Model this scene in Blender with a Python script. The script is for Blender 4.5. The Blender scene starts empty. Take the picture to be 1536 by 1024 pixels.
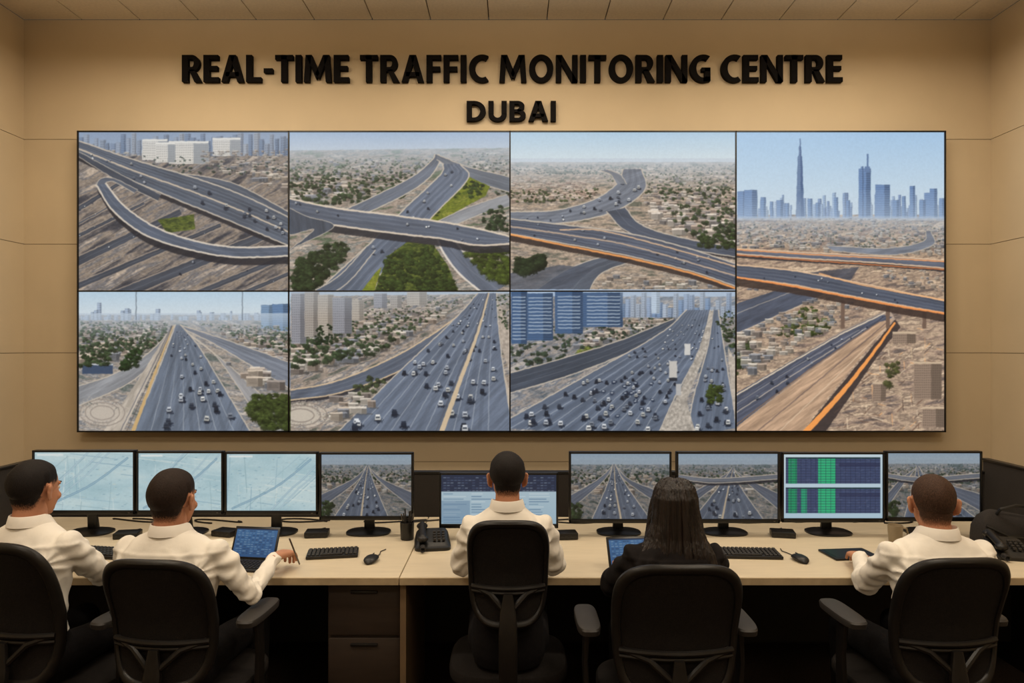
import bpy, bmesh, math, random
import numpy as np
from mathutils import Vector, Matrix, noise as mnoise, kdtree

scene = bpy.context.scene
scene.view_settings.view_transform = 'Standard'
rng = np.random.default_rng(7)
random.seed(5)

def lin(c):
    out = []
    for v in c[:3]:
        v = v/255.0
        out.append(v/12.92 if v <= 0.04045 else ((v+0.055)/1.055)**2.4)
    return out

# ------------------------------------------------------------------ materials
def mat(name, rgb, rough=0.6, metal=0.0, nscale=30.0, namt=0.12, bump=0.0, bscale=None, stretch=None, spec=0.5, sheen=0.0):
    m = bpy.data.materials.new(name)
    m.use_nodes = True
    nt = m.node_tree
    b = nt.nodes['Principled BSDF']
    tc = nt.nodes.new('ShaderNodeTexCoord')
    mp = nt.nodes.new('ShaderNodeMapping')
    if stretch: mp.inputs['Scale'].default_value = stretch
    nt.links.new(tc.outputs['Object'], mp.inputs['Vector'])
    nz = nt.nodes.new('ShaderNodeTexNoise')
    nz.inputs['Scale'].default_value = nscale
    nz.inputs['Detail'].default_value = 4
    nt.links.new(mp.outputs['Vector'], nz.inputs['Vector'])
    ramp = nt.nodes.new('ShaderNodeValToRGB')
    l = lin(rgb)
    ramp.color_ramp.elements[0].position = 0.3
    ramp.color_ramp.elements[1].position = 0.7
    ramp.color_ramp.elements[0].color = [max(0, c*(1-namt)) for c in l]+[1]
    ramp.color_ramp.elements[1].color = [min(1, c*(1+namt)) for c in l]+[1]
    nt.links.new(nz.outputs['Fac'], ramp.inputs['Fac'])
    nt.links.new(ramp.outputs['Color'], b.inputs['Base Color'])
    b.inputs['Roughness'].default_value = rough
    b.inputs['Metallic'].default_value = metal
    b.inputs['Specular IOR Level'].default_value = spec
    if sheen: b.inputs['Sheen Weight'].default_value = sheen
    if bump:
        n2 = nt.nodes.new('ShaderNodeTexNoise')
        n2.inputs['Scale'].default_value = bscale or nscale*3
        n2.inputs['Detail'].default_value = 3
        nt.links.new(mp.outputs['Vector'], n2.inputs['Vector'])
        bp = nt.nodes.new('ShaderNodeBump')
        bp.inputs['Strength'].default_value = bump
        bp.inputs['Distance'].default_value = 0.01
        nt.links.new(n2.outputs['Fac'], bp.inputs['Height'])
        nt.links.new(bp.outputs['Normal'], b.inputs['Normal'])
    return m

def scalp_mat(name, skin, hair, stubble=.5):
    """skin that fades into short hair, driven by the 'hair' vertex attribute"""
    m = bpy.data.materials.new(name); m.use_nodes = True; nt = m.node_tree; b = nt.nodes['Principled BSDF']
    N=nt.nodes.new; Lk=nt.links.new
    at=N('ShaderNodeAttribute'); at.attribute_name='hair'
    tc=N('ShaderNodeTexCoord'); mp=N('ShaderNodeMapping'); mp.inputs['Scale'].default_value=(1,1,.4); Lk(tc.outputs['Object'],mp.inputs['Vector'])
    nz=N('ShaderNodeTexNoise'); nz.inputs['Scale'].default_value=330; nz.inputs['Detail'].default_value=3; Lk(mp.outputs['Vector'],nz.inputs['Vector'])
    su=N('ShaderNodeMath'); su.operation='SUBTRACT'; su.inputs[1].default_value=.5; Lk(nz.outputs['Fac'],su.inputs[0])
    mu=N('ShaderNodeMath'); mu.operation='MULTIPLY_ADD'; mu.inputs[1].default_value=.9; Lk(su.outputs[0],mu.inputs[0]); Lk(at.outputs['Fac'],mu.inputs[2])
    mr=N('ShaderNodeMapRange'); mr.inputs['From Min'].default_value=.12; mr.inputs['From Max'].default_value=.72; Lk(mu.outputs[0],mr.inputs['Value'])
    hr=N('ShaderNodeValToRGB'); h=lin(hair); s_=lin(skin)
    hr.color_ramp.elements[0].position=.35; hr.color_ramp.elements[1].position=.68
    hr.color_ramp.elements[0].color=[c*.6 for c in h]+[1]; hr.color_ramp.elements[1].color=[c*1.4 for c in h]+[1]; Lk(nz.outputs['Fac'],hr.inputs['Fac'])
    mx=N('ShaderNodeMix'); mx.data_type='RGBA'; mx.inputs[6].default_value=s_+[1]; Lk(mr.outputs['Result'],mx.inputs['Factor']); Lk(hr.outputs['Color'],mx.inputs[7])
    Lk(mx.outputs[2],b.inputs['Base Color'])
    b.inputs['Roughness'].default_value=.72; b.inputs['Specular IOR Level'].default_value=.25
    bm_=N('ShaderNodeMath'); bm_.operation='MULTIPLY'; Lk(nz.outputs['Fac'],bm_.inputs[0]); Lk(at.outputs['Fac'],bm_.inputs[1])
    bp=N('ShaderNodeBump'); bp.inputs['Strength'].default_value=.45; bp.inputs['Distance'].default_value=.004; Lk(bm_.outputs[0],bp.inputs['Height']); Lk(bp.outputs['Normal'],b.inputs['Normal'])
    return m

def screen_mat(name, strength=1.0):
    m = bpy.data.materials.new(name)
    m.use_nodes = True
    nt = m.node_tree
    b = nt.nodes['Principled BSDF']
    at = nt.nodes.new('ShaderNodeAttribute'); at.attribute_name = 'Col'
    b.inputs['Base Color'].default_value = (0.01, 0.01, 0.012, 1)
    b.inputs['Roughness'].default_value = 0.45
    b.inputs['Specular IOR Level'].default_value = 0.2
    nt.links.new(at.outputs['Color'], b.inputs['Emission Color'])
    b.inputs['Emission Strength'].default_value = strength
    try: m.cycles.emission_sampling = 'NONE'
    except Exception: pass
    return m

SKIN=(186,132,102)
M_wall = mat('wall_paint', (196,178,148), 0.75, nscale=3, namt=0.03, bump=0.04, bscale=120)
M_ceil = mat('ceiling_tile', (222,210,190), 0.9, nscale=60, namt=0.06, bump=0.12, bscale=200)
M_groove = mat('wall_joint', (96,80,60), 0.9)
M_floor = mat('carpet', (62,48,36), 0.95, nscale=90, namt=0.35, bump=0.4, bscale=400)
M_base = mat('baseboard_paint', (60,48,38), 0.6)
M_black = mat('black_plastic', (16,14,13), 0.42, nscale=50, namt=0.15)
M_letter = mat('letter_black', (9,6,6), 0.8, nscale=40, spec=0.15)
M_bezel = mat('bezel_plastic', (12,12,13), 0.35)
M_fabric = mat('chair_mesh_fabric', (27,23,21), 0.85, nscale=200, namt=0.4, bump=0.5, bscale=600, spec=.2)
M_frame = mat('chair_frame_plastic', (22,19,17), 0.42, nscale=40, namt=0.2, spec=.4)
M_pad = mat('armrest_pad', (44,40,37), 0.55, nscale=60, namt=0.1)
M_steel = mat('brushed_steel', (120,115,110), 0.35, 1.0)
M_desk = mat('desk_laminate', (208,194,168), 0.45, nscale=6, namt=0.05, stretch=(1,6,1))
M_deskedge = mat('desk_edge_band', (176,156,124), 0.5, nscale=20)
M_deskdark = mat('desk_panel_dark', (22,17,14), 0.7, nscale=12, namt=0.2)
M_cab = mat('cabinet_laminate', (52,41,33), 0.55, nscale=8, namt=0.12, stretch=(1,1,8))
M_leg = mat('desk_leg_laminate', (120,98,72), 0.6, nscale=8)
M_part = mat('partition_fabric', (34,28,23), 0.9, nscale=160, namt=0.3, bump=0.2)
M_key = mat('keycap_plastic', (34,31,29), 0.5, nscale=60)
M_paper = mat('paper', (215,203,178), 0.8, nscale=25, namt=0.05)
M_glass = mat('cup_ceramic', (150,135,110), 0.3, nscale=12)
M_cable = mat('cable_rubber', (26,22,20), 0.6)
M_canvas = mat('bag_canvas', (34,29,26), 0.85, nscale=120, namt=0.3, bump=0.4)
M_skinA = mat('skin_tan', SKIN, 0.6, nscale=25, namt=0.06, bump=0.04, spec=.3)
M_lips = mat('lips', (150,88,74), 0.5)
M_eye = mat('eye_white', (225,218,208), 0.25, namt=0.02)
M_iris = mat('iris', (35,22,14), 0.2)
M_shirt = mat('shirt_cotton', (234,228,217), 0.85, nscale=10, namt=0.03, bump=0.16, bscale=30, sheen=0.1, spec=.2)
M_collar = mat('shirt_collar', (238,232,222), 0.8, nscale=12, namt=0.02, bump=0.05, spec=.2)
M_dark = mat('black_blouse', (22,18,18), 0.9, nscale=40, namt=0.2, bump=0.2, bscale=25, spec=.2)
M_pants = mat('trousers_wool', (20,18,19), 0.95, nscale=60, namt=0.2, bump=0.2, spec=.15)
M_shoe = mat('shoe_leather', (18,14,12), 0.35)
M_hairK = scalp_mat('scalp_black_hair', SKIN, (22,16,14))
M_hairB = scalp_mat('scalp_dark_brown_hair', SKIN, (38,26,20))
M_hairL = scalp_mat('scalp_cropped_hair', SKIN, (64,44,32))
M_hairW = mat('hair_long_dark', (28,19,15), 0.45, nscale=60, namt=0.55, bump=0.8, bscale=90, stretch=(1,1,.05), spec=.4)
M_brow = mat('eyebrow_hair', (22,15,12), 0.8, nscale=60)
M_lamp = bpy.data.materials.new('lamp_diffuser'); M_lamp.use_nodes = True
_b = M_lamp.node_tree.nodes['Principled BSDF']; _b.inputs['Emission Color'].default_value = (1,.85,.65,1); _b.inputs['Emission Strength'].default_value = 1.5
M_screen = screen_mat('video_wall_display', 0.97)
M_mon = screen_mat('monitor_display', 0.92)

# ------------------------------------------------------------------ mesh builder
class MB:
    def __init__(s): s.v=[]; s.f=[]; s.m=[]; s.mats=[]; s.tag=[]; s.hair={}
    def mi(s, m):
        if m not in s.mats: s.mats.append(m)
        return s.mats.index(m)
    def add(s, vs, fs, m, tag=0):
        o=len(s.v); s.v.extend([tuple(v) for v in vs]); s.tag.extend([tag]*len(vs))
        k=s.mi(m)
        for f in fs: s.f.append(tuple(i+o for i in f)); s.m.append(k)
    def box(s, c, size, m, r=0.0, rot=None, seg=2):
        bm=bmesh.new(); bmesh.ops.create_cube(bm,size=1)
        bmesh.ops.scale(bm,vec=size,verts=bm.verts)
        if r>0: bmesh.ops.bevel(bm,geom=bm.edges[:],offset=min(r,min(size)*.49),segments=seg,affect='EDGES',profile=.5)
        M=Matrix.Translation(c)
        if rot is not None: M=M@rot
        bm.transform(M); bm.verts.index_update()
        s.add([v.co[:] for v in bm.verts],[[v.index for v in f.verts] for f in bm.faces],m); bm.free()
    def loft(s, rings, m, n=20, tag=0, sup=2.0):
        vs=[];fs=[]
        for c,U,V in rings:
            c=Vector(c);U=Vector(U);V=Vector(V)
            for i in range(n):
                a=2*math.pi*i/n; ca,sa=math.cos(a),math.sin(a)
                if sup!=2.0:
                    ca=math.copysign(abs(ca)**(2/sup),ca); sa=math.copysign(abs(sa)**(2/sup),sa)
                vs.append(c+U*ca+V*sa)
        R=len(rings)
        for j in range(R-1):
            for i in range(n):
                k=(i+1)%n
                fs.append((j*n+i,j*n+k,(j+1)*n+k,(j+1)*n+i))
        fs.append(tuple(range(n-1,-1,-1))); fs.append(tuple((R-1)*n+i for i in range(n)))
        s.add(vs,fs,m,tag)
    def capsule(s,p0,p1,r0,r1,m,n=14,tag=0,flat=1.0,up=None):
        p0=Vector(p0);p1=Vector(p1);d=p1-p0;L=d.length
        if L<1e-6: d=Vector((0,0,1)); L=1e-6
        d=d.normalized(); a=Vector(up) if up else (Vector((0,0,1)) if abs(d.z)<.9 else Vector((1,0,0)))
        u=d.cross(a).normalized(); w=u.cross(d)
        rg=[]
        for th in (85,60,35,15): t=math.radians(th); rg.append((p0-d*r0*math.sin(t),r0*math.cos(t)))
        k=max(2,int(L/.015))
        for i in range(k+1): f=i/k; rg.append((p0.lerp(p1,f),r0+(r1-r0)*f))
        for th in (15,35,60,85): t=math.radians(th); rg.append((p1+d*r1*math.sin(t),r1*math.cos(t)))
        s.loft([(c,u*r,w*r*flat) for c,r in rg],m,n,tag)
    def ell(s,c,r,m,n=20,tag=0,rot=None):
        c=Vector(c); rg=[]
        U=Vector((r[0],0,0));V=Vector((0,r[1],0));Wv=Vector((0,0,r[2]))
        if rot is not None: U=rot@U;V=rot@V;Wv=rot@Wv
        for i in range(1,n): t=-math.pi/2+math.pi*i/n; rg.append((c+Wv*math.sin(t),U*math.cos(t),V*math.cos(t)))
        s.loft(rg,m,n,tag)
    def cyl(s,c,r,h,m,n=24,r2=None):
        r2=r if r2 is None else r2; c=Vector(c)
        s.loft([(c,(r,0,0),(0,r,0)),(c+Vector((0,0,h)),(r2,0,0),(0,r2,0))],m,n)
    def tube(s,pts,r,m,n=8):
        pts=[Vector(p) for p in pts]; rg=[]
        for i,p in enumerate(pts):
            d=(pts[min(i+1,len(pts)-1)]-pts[max(i-1,0)]).normalized()
            a=Vector((0,0,1)) if abs(d.z)<.9 else Vector((1,0,0))
            u=d.cross(a).normalized(); w=u.cross(d); rg.append((p,u*r,w*r))
        s.loft(rg,m,n)
    def xform(s,M,start=0):
        for i in range(start,len(s.v)): s.v[i]=tuple(M@Vector(s.v[i]))
    def obj(s,name,parent=None,smooth=True,angle=35,fix=True):
        me=bpy.data.meshes.new(name); me.from_pydata(s.v,[],s.f)
        for m in s.mats: me.materials.append(m)
        me.polygons.foreach_set('material_index',s.m)
        if s.hair:
            at=me.attributes.new('hair','FLOAT','POINT'); arr=np.zeros(len(s.v),np.float32)
            for i,h in s.hair.items(): arr[i]=h
            at.data.foreach_set('value',arr)
        if fix:
            bm=bmesh.new(); bm.from_mesh(me); bmesh.ops.recalc_face_normals(bm,faces=bm.faces); bm.to_mesh(me); bm.free()
        if smooth:
            me.polygons.foreach_set('use_smooth',[True]*len(me.polygons))
            try: me.set_sharp_from_angle(angle=math.radians(angle))
            except Exception: pass
        me.update()
        o=bpy.data.objects.new(name,me); scene.collection.objects.link(o)
        if parent: o.parent=parent
        return o
def empty(name,loc=(0,0,0)):
    e=bpy.data.objects.new(name,None); e.empty_display_size=.1; e.location=loc; scene.collection.objects.link(e); return e

# ================================================================== picture painter (content of the displays)
TAB=rng.random((256,256))
def vn(x,y):
    xi=np.floor(x).astype(int); yi=np.floor(y).astype(int); fx=x-xi; fy=y-yi
    fx=fx*fx*(3-2*fx); fy=fy*fy*(3-2*fy)
    a=TAB[xi&255,yi&255];b=TAB[(xi+1)&255,yi&255];c=TAB[xi&255,(yi+1)&255];d=TAB[(xi+1)&255,(yi+1)&255]
    return (a*(1-fx)+b*fx)*(1-fy)+(c*(1-fx)+d*fx)*fy
def fbm(x,y,o=4):
    r=0;a=.5;t=0
    for i in range(o): r=r+a*vn(x+i*37.3,y+i*17.9); t+=a; a*=.55; x=x*2.03;y=y*2.03
    return r/t
def cr(pts,n):
    P=np.array(pts,float)
    if len(P)==2: t=np.linspace(0,1,n)[:,None]; return P[0]*(1-t)+P[1]*t
    Q=np.vstack([2*P[0]-P[1],P,2*P[-1]-P[-2]]); out=[]
    for s in np.linspace(0,len(P)-1-1e-6,n):
        i=int(s); t=s-i; p0,p1,p2,p3=Q[i],Q[i+1],Q[i+2],Q[i+3]
        out.append(.5*((2*p1)+(-p0+p2)*t+(2*p0-5*p1+4*p2-p3)*t*t+(-p0+3*p1-3*p2+p3)*t**3))
    return np.array(out)
def inpoly(X,Y,P):
    ins=np.zeros(X.shape,bool); n=len(P)
    for i in range(n):
        x1,y1=P[i];x2,y2=P[(i+1)%n]
        if y1==y2: continue
        c=((y1>Y)!=(y2>Y))&(X<(x2-x1)*(Y-y1)/(y2-y1)+x1); ins^=c
    return ins
class Pic:
    def __init__(s,x0,y0,x1,y1,res=1.0):
        s.ox,s.oy=x0,y0; s.res=res; s.w=int(round((x1-x0)*res)); s.h=int(round((y1-y0)*res))
        s.b=np.zeros((s.h,s.w,3)); s.clip(x0,y0,x1,y1)
    def clip(s,x0,y0,x1,y1): s.c=(x0,y0,x1,y1)
    def win(s,x0,y0,x1,y1):
        x0=max(x0,s.c[0]);y0=max(y0,s.c[1]);x1=min(x1,s.c[2]);y1=min(y1,s.c[3])
        a=max(0,int((x0-s.ox)*s.res));b=min(s.w,int(math.ceil((x1-s.ox)*s.res)));c=max(0,int((y0-s.oy)*s.res));d=min(s.h,int(math.ceil((y1-s.oy)*s.res)))
        if b<=a or d<=c: return None
        Y,X=np.mgrid[c:d,a:b]; return slice(c,d),slice(a,b),(X+.5)/s.res+s.ox,(Y+.5)/s.res+s.oy
    def blend(s,ys,xs,m,col):
        m=m[...,None]; s.b[ys,xs]=s.b[ys,xs]*(1-m)+np.asarray(col,float)*m
    def mask(s,P,soft):
        P=np.array(P,float); w=s.win(P[:,0].min()-2,P[:,1].min()-2,P[:,0].max()+2,P[:,1].max()+2)
        if w is None: return None
        ys,xs,X,Y=w; m=np.zeros(X.shape)
        for dx,dy in ((-.3,-.3),(.3,-.3),(-.3,.3),(.3,.3)): m+=inpoly(X+dx*soft,Y+dy*soft,P)*.25
        return ys,xs,X,Y,m
    def poly(s,P,col,a=1,soft=1,tex=0,ts=4,ang=0,asp=1):
        r=s.mask(P,soft)
        if r is None: return
        ys,xs,X,Y,m=r; col=np.array(col,float)
        if tex:
            ca,sa=math.cos(ang),math.sin(ang)
            n=fbm((X*ca+Y*sa)/ts/asp,(-X*sa+Y*ca)/ts,3)-.5
            col=col*(1+2*tex*n[...,None])
        s.blend(ys,xs,m*a,col)
    def ground(s,P,cols,ang=0,ts=8,asp=3,a=1,seed=0,hf=.16):
        r=s.mask(P,1)
        if r is None: return
        ys,xs,X,Y,m=r; ca,sa=math.cos(ang),math.sin(ang)
        n=fbm((X*ca+Y*sa)/ts/asp+seed,(-X*sa+Y*ca)/ts+seed*1.7,5); n=np.clip((n-.28)/.44,0,.999)*(len(cols)-1)
        C=np.array(cols,float); i=n.astype(int); f=(n-i)[...,None]; col=C[i]*(1-f)+C[i+1]*f
        g=fbm(X/2.6+9,Y/1.8+seed,2)-.5; col=col*(1+hf*2*g[...,None])
        s.blend(ys,xs,m*a,col)
    def grad(s,x0,y0,x1,y1,c0,c1):
        w=s.win(x0,y0,x1,y1)
        if w is None: return
        ys,xs,X,Y=w; t=((Y-y0)/(y1-y0))[...,None]; s.b[ys,xs]=np.array(c0,float)*(1-t)+np.array(c1,float)*t
    def haze(s,x0,y0,x1,y1,col,a0,a1):
        w=s.win(x0,y0,x1,y1)
        if w is None: return
        ys,xs,X,Y=w; s.blend(ys,xs,a0+(a1-a0)*(Y-y0)/(y1-y0),col)
    def stroke(s,P,wd,col,a=1):
        P=np.array(P,float); n=len(P); wd=np.ones(n)*wd; mw=wd.max()/2+1.5
        w=s.win(P[:,0].min()-mw,P[:,1].min()-mw,P[:,0].max()+mw,P[:,1].max()+mw)
        if w is None: return
        ys,xs,X,Y=w; M=np.zeros(X.shape); y0,x0=ys.start,xs.start
        for i in range(n-1):
            p,q=P[i],P[i+1]
            v=s.win(min(p[0],q[0])-mw,min(p[1],q[1])-mw,max(p[0],q[0])+mw,max(p[1],q[1])+mw)
            if v is None: continue
            a1,b1,XX,YY=v; d=q-p; L=max(d@d,1e-9)
            t=np.clip(((XX-p[0])*d[0]+(YY-p[1])*d[1])/L,0,1)
            D=np.hypot(XX-p[0]-t*d[0],YY-p[1]-t*d[1]); h=(wd[i]+(wd[i+1]-wd[i])*t)/2
            m=np.clip(h-D+.5,0,1)*np.minimum(1,h*2)
            sl=(slice(a1.start-y0,a1.stop-y0),slice(b1.start-x0,b1.stop-x0)); M[sl]=np.maximum(M[sl],m)
        s.blend(ys,xs,M*a,col)
    def rect(s,x0,y0,x1,y1,col,a=1):
        w=s.win(x0-1,y0-1,x1+1,y1+1)
        if w is None: return
        ys,xs,X,Y=w; m=np.clip(X-x0+.5,0,1)*np.clip(x1-X+.5,0,1)*np.clip(Y-y0+.5,0,1)*np.clip(y1-Y+.5,0,1); s.blend(ys,xs,m*a,col)
    def blob(s,x,y,rx,ry,col,a=1):
        w=s.win(x-rx-1,y-ry-1,x+rx+1,y+ry+1)
        if w is None: return
        ys,xs,X,Y=w; d=np.hypot((X-x)/rx,(Y-y)/ry); d=d+.7*(vn(X/1.8+x,Y/1.8)-.5); s.blend(ys,xs,np.clip((1-d)*2.2,0,1)*a,col)
    def road(s,A,B,col=(92,99,112),lanes=(),edge=(198,186,170),ew=1.4,shadow=0,n=40,under=None):
        a=cr(A,n); b=cr(B,n)
        if shadow:
            up,lo=(a,b) if a[:,1].mean()<b[:,1].mean() else (b,a)
            s.poly(np.vstack([lo+[0,-2],(lo+[3,shadow])[::-1]]),under or (44,44,50),.85,soft=1.5)
        col=np.array(col,float); col=col*.75+col.mean()*.25*np.array([.97,1,1.05])
        P=np.vstack([a,b[::-1]]); d=b[n//2]-a[n//2]; t=a[-1]-a[0]; ang=math.atan2(t[1],t[0])
        s.poly(P,col,tex=.16,ts=1.8,ang=ang,asp=14)
        s.poly(P,col*.96,a=.5,tex=.3,ts=7,ang=ang,asp=8)
        rw=np.hypot(*(b-a).T)
        if len(lanes)>2:
            for i in range(len(lanes)-1):
                t=(lanes[i]+lanes[i+1])/2; s.stroke(a*(1-t)+b*t,np.clip(rw*.05,1,6),col*.8,.35)
        for t in lanes: s.stroke(a*(1-t)+b*t,np.clip(rw*.008,.55,1.3),(200,203,206),.42)
        if ew: s.stroke(a,ew,edge,.9); s.stroke(b,ew,edge,.9)
        return a,b
    def cars(s,a,b,num,lo=.0,hi=1.,k=.1,tl=(.1,.9),L=0):
        n=len(a); L_=[]
        for _ in range(num):
            f=lo+(hi-lo)*random.random()**.8
            t=random.uniform(*tl) if not L else tl[0]+(tl[1]-tl[0])*(random.randrange(L)+.5+random.uniform(-.12,.12))/L
            L_.append((f,t))
        for f,t in sorted(L_,key=lambda q:(a[int(q[0]*(n-1))][1])):
            i=f*(n-1); j=int(i); g=i-j; j2=min(j+1,n-1)
            pa=a[j]*(1-g)+a[j2]*g; pb=b[j]*(1-g)+b[j2]*g
            w=np.hypot(*(pb-pa)); p=pa*(1-t)+pb*t; z=max(1.0,w*k)
            body=np.array(random.choice([(222,224,226),(196,200,206),(50,56,70),(66,72,84),(130,136,146),(232,230,224),(42,46,56),(206,204,196)]),float)
            s.blob(p[0]+z*.25,p[1]+z*.55,z*1.1,z*.6,(40,46,58),.85)
            if z<2.4: s.blob(p[0],p[1],z*.8,z*.7,body,.95); continue
            s.rect(p[0]-z*.58,p[1]-z*.35,p[0]+z*.58,p[1]+z*.5,body*.86,.95)
            s.rect(p[0]-z*.46,p[1]-z*.75,p[0]+z*.46,p[1]-z*.1,body,.95)
            s.rect(p[0]-z*.42,p[1]-z*.32,p[0]+z*.42,p[1]+z*.02,(44,50,62),.8)
            s.rect(p[0]-z*.58,p[1]+z*.38,p[0]+z*.58,p[1]+z*.55,(36,38,46),.8)
    def pts(s,P,num):
        P=np.array(P,float); out=[]; g=0
        while len(out)<num and g<num*20:
            g+=1; x=random.uniform(P[:,0].min(),P[:,0].max()); y=random.uniform(P[:,1].min(),P[:,1].max())
            if inpoly(np.array([x]),np.array([y]),P)[0]: out.append((x,y))
        return sorted(out,key=lambda q:q[1])
    def houses(s,P,num,yh,k=.05,cols=((206,190,172),(186,168,152),(222,212,198),(160,148,140),(150,152,158)),mn=1.0):
        for x,y in s.pts(P,int(num*1.2)):
            z=max(mn,(y-yh)*k)*random.uniform(.6,1.35); c=np.array(random.choice(cols),float); w=z*random.uniform(.9,1.6); h=z*random.uniform(.5,1.3)
            s.rect(x-w*.4,y+h*.2,x+w*1.7,y+h*.6,(70,68,66),.4)
            s.rect(x-w,y-h,x+w,y+h*.3,c*.74,.85); s.rect(x+w*.4,y-h,x+w,y+h*.3,c*.52,.8); s.rect(x-w*1.05,y-h-z*.35,x+w,y-h,c*1.04,.85)
            if z>2:
                yy=y-h+z*.15
                while yy<y: s.rect(x-w*.85,yy,x+w*.3,yy+.7,c*.42,.6); yy+=2.2
    def trees(s,P,num,yh,k=.06,c=(62,74,50),mn=1.3,var=.25):
        k*=.72; c=np.array(c,float)*.88
        for x,y in s.pts(P,int(num*1.7)):
            z=max(mn,(y-yh)*k)*random.uniform(.6,1.3); q=c*random.uniform(1-var,1+var)
            s.blob(x+z*.3,y+z*.35,z*1.3,z*.8,q*.55,.75); s.blob(x,y,z*1.1,z*.8,q,.8); s.blob(x-z*.3,y-z*.3,z*.5,z*.35,q*1.35,.5)
    def tower(s,x0,y0,x1,y1,c,kind=0):
        c=np.array(c,float); s.rect(x0,y0,x1,y1,c); m=x0+(x1-x0)*.62; s.rect(m,y0,x1,y1,c*.78)
        if kind==0:
            y=y0+2
            while y<y1: s.rect(x0+.5,y,x1-.5,y+.8,c*1.3+10,.4); y+=3.4
        else:
            x=x0+1.5
            while x<x1-1: 
                y=y0+2
                while y<y1-1: s.rect(x,y,x+1.2,y+1.6,c*.55,.7); y+=3.6
                x+=2.8
    def finish(s,warp=1.0,nz=.03,blur=.25,con=1.0):
        Y,X=np.mgrid[0:s.h,0:s.w].astype(float)
        u=X/s.res; v=Y/s.res
        dx=(fbm(u/6.,v/6.,2)-.5)*2*warp*s.res; dy=(fbm(u/6.+50,v/6.+80,2)-.5)*2*warp*s.res
        xf=np.clip(X+dx,0,s.w-1.001); yf=np.clip(Y+dy,0,s.h-1.001); x0=xf.astype(int); y0=yf.astype(int); fx=(xf-x0)[...,None]; fy=(yf-y0)[...,None]
        b=s.b; b=(b[y0,x0]*(1-fx)+b[y0,x0+1]*fx)*(1-fy)+(b[y0+1,x0]*(1-fx)+b[y0+1,x0+1]*fx)*fy
        if blur:
            for ax in (0,1):
                q=np.roll(b,1,ax)+np.roll(b,-1,ax)
                if ax==0: q[0]=2*b[0]; q[-1]=2*b[-1]
                else: q[:,0]=2*b[:,0]; q[:,-1]=2*b[:,-1]
                b=b*(1-2*blur)+q*blur
        if nz: n=(fbm(u/2.2,v/2.2,2)-.5)[...,None]; b=b*(1+nz*2*n)
        b=(b-130)*con+128
        s.b=np.clip(b,0,255)

VX0,VY0,VX1,VY1=115,197,1420,647
RES=1.35
p=Pic(VX0,VY0,VX1,VY1,RES)
ASP=(90,98,112); SKYH=(182,194,206)
# ---- A
p.clip(115,197,433,437)
p.grad(115,197,433,250,(132,150,176),(164,174,188))
p.ground([(115,232),(433,225),(433,437),(115,437)],[(70,70,76),(108,102,100),(150,136,122),(112,110,112),(180,164,148)],ang=-.5,ts=8,asp=7,seed=3)
for x in range(116,433,8):
    h=random.uniform(10,29); c=random.choice([(118,132,154),(138,148,164),(104,120,144),(150,156,166)]); p.tower(x,228-h,x+random.uniform(6,10),234,c,random.choice([0,1]))
for x0,y0,x1,y1 in ((212,209,250,240),(252,212,312,246),(318,207,360,234),(232,214,262,244)):
    p.tower(x0,y0,x1,y1,(216,210,200),1); p.rect(x0,y0,x1,y0+3,(234,228,216)); p.rect(x0+(x1-x0)*.62,y0+3,x1,y1,(130,140,152),.45)
p.houses([(300,228),(433,225),(433,290),(300,248)],130,196,.05); p.houses([(115,232),(215,238),(180,226),(115,225)],40,196,.05); p.trees([(120,232),(433,235),(433,262),(240,262)],60,190,.04,(80,92,84))
p.haze(115,197,433,262,(160,172,188),.35,.0)
for (x0,y0,x1,y1,w) in ((90,330,190,268,9),(80,372,215,305,7),(90,405,270,318,14),(100,436,330,338,10),(160,450,400,352,18),(260,455,460,372,10),(90,350,160,312,4),(330,455,470,395,8)):
    d=np.array([x1-x0,y1-y0],float); nn=np.array([-d[1],d[0]])/np.hypot(*d)
    a,b=p.road([np.array([x0,y0])-nn*w*.5,np.array([x1,y1])-nn*w*.35],[np.array([x0,y0])+nn*w*.5,np.array([x1,y1])+nn*w*.35],(76,80,90),lanes=(.5,),ew=1.2,edge=(170,154,138)); p.cars(a,b,4,k=.16)
p.ground([(318,288),(362,286),(400,302),(392,318),(330,300)],[(72,84,46),(112,120,58),(90,100,50)],ts=4); p.ground([(235,330),(290,322),(292,344),(250,350)],[(70,82,44),(104,112,56),(64,74,44)],ts=4)
p.trees([(318,288),(362,286),(400,302),(392,314),(340,300)],26,200,.03,(66,78,46))
p.road([(236,258),(300,264),(352,276),(400,300),(440,322)],[(240,266),(300,273),(345,286),(388,309),(433,340)],(90,97,110),lanes=(.5,),shadow=6)
a,b=p.road([(112,210),(200,240),(300,270),(370,296),(440,330)],[(112,232),(190,268),(270,302),(340,330),(440,372)],ASP,lanes=(.14,.26,.38,.6,.72,.86),ew=2,shadow=9)
p.stroke(a*.48+b*.52,2.4,(204,188,168),.9); p.cars(a,b,26,k=.085,L=8)
p.road([(114,226),(180,262),(240,292)],[(114,234),(176,272),(236,302)],(78,84,96),ew=1)
a,b=p.road([(143,278),(168,316),(215,352),(280,374),(350,386),(440,384)],[(156,274),(182,306),(226,338),(285,360),(352,371),(440,369)],(92,101,118),lanes=(.5,),ew=2.6,shadow=12,edge=(218,206,190))
p.road([(143,278),(150,268),(170,268),(205,285)],[(156,276),(160,273),(172,274),(200,290)],(92,98,110),ew=1)
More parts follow.
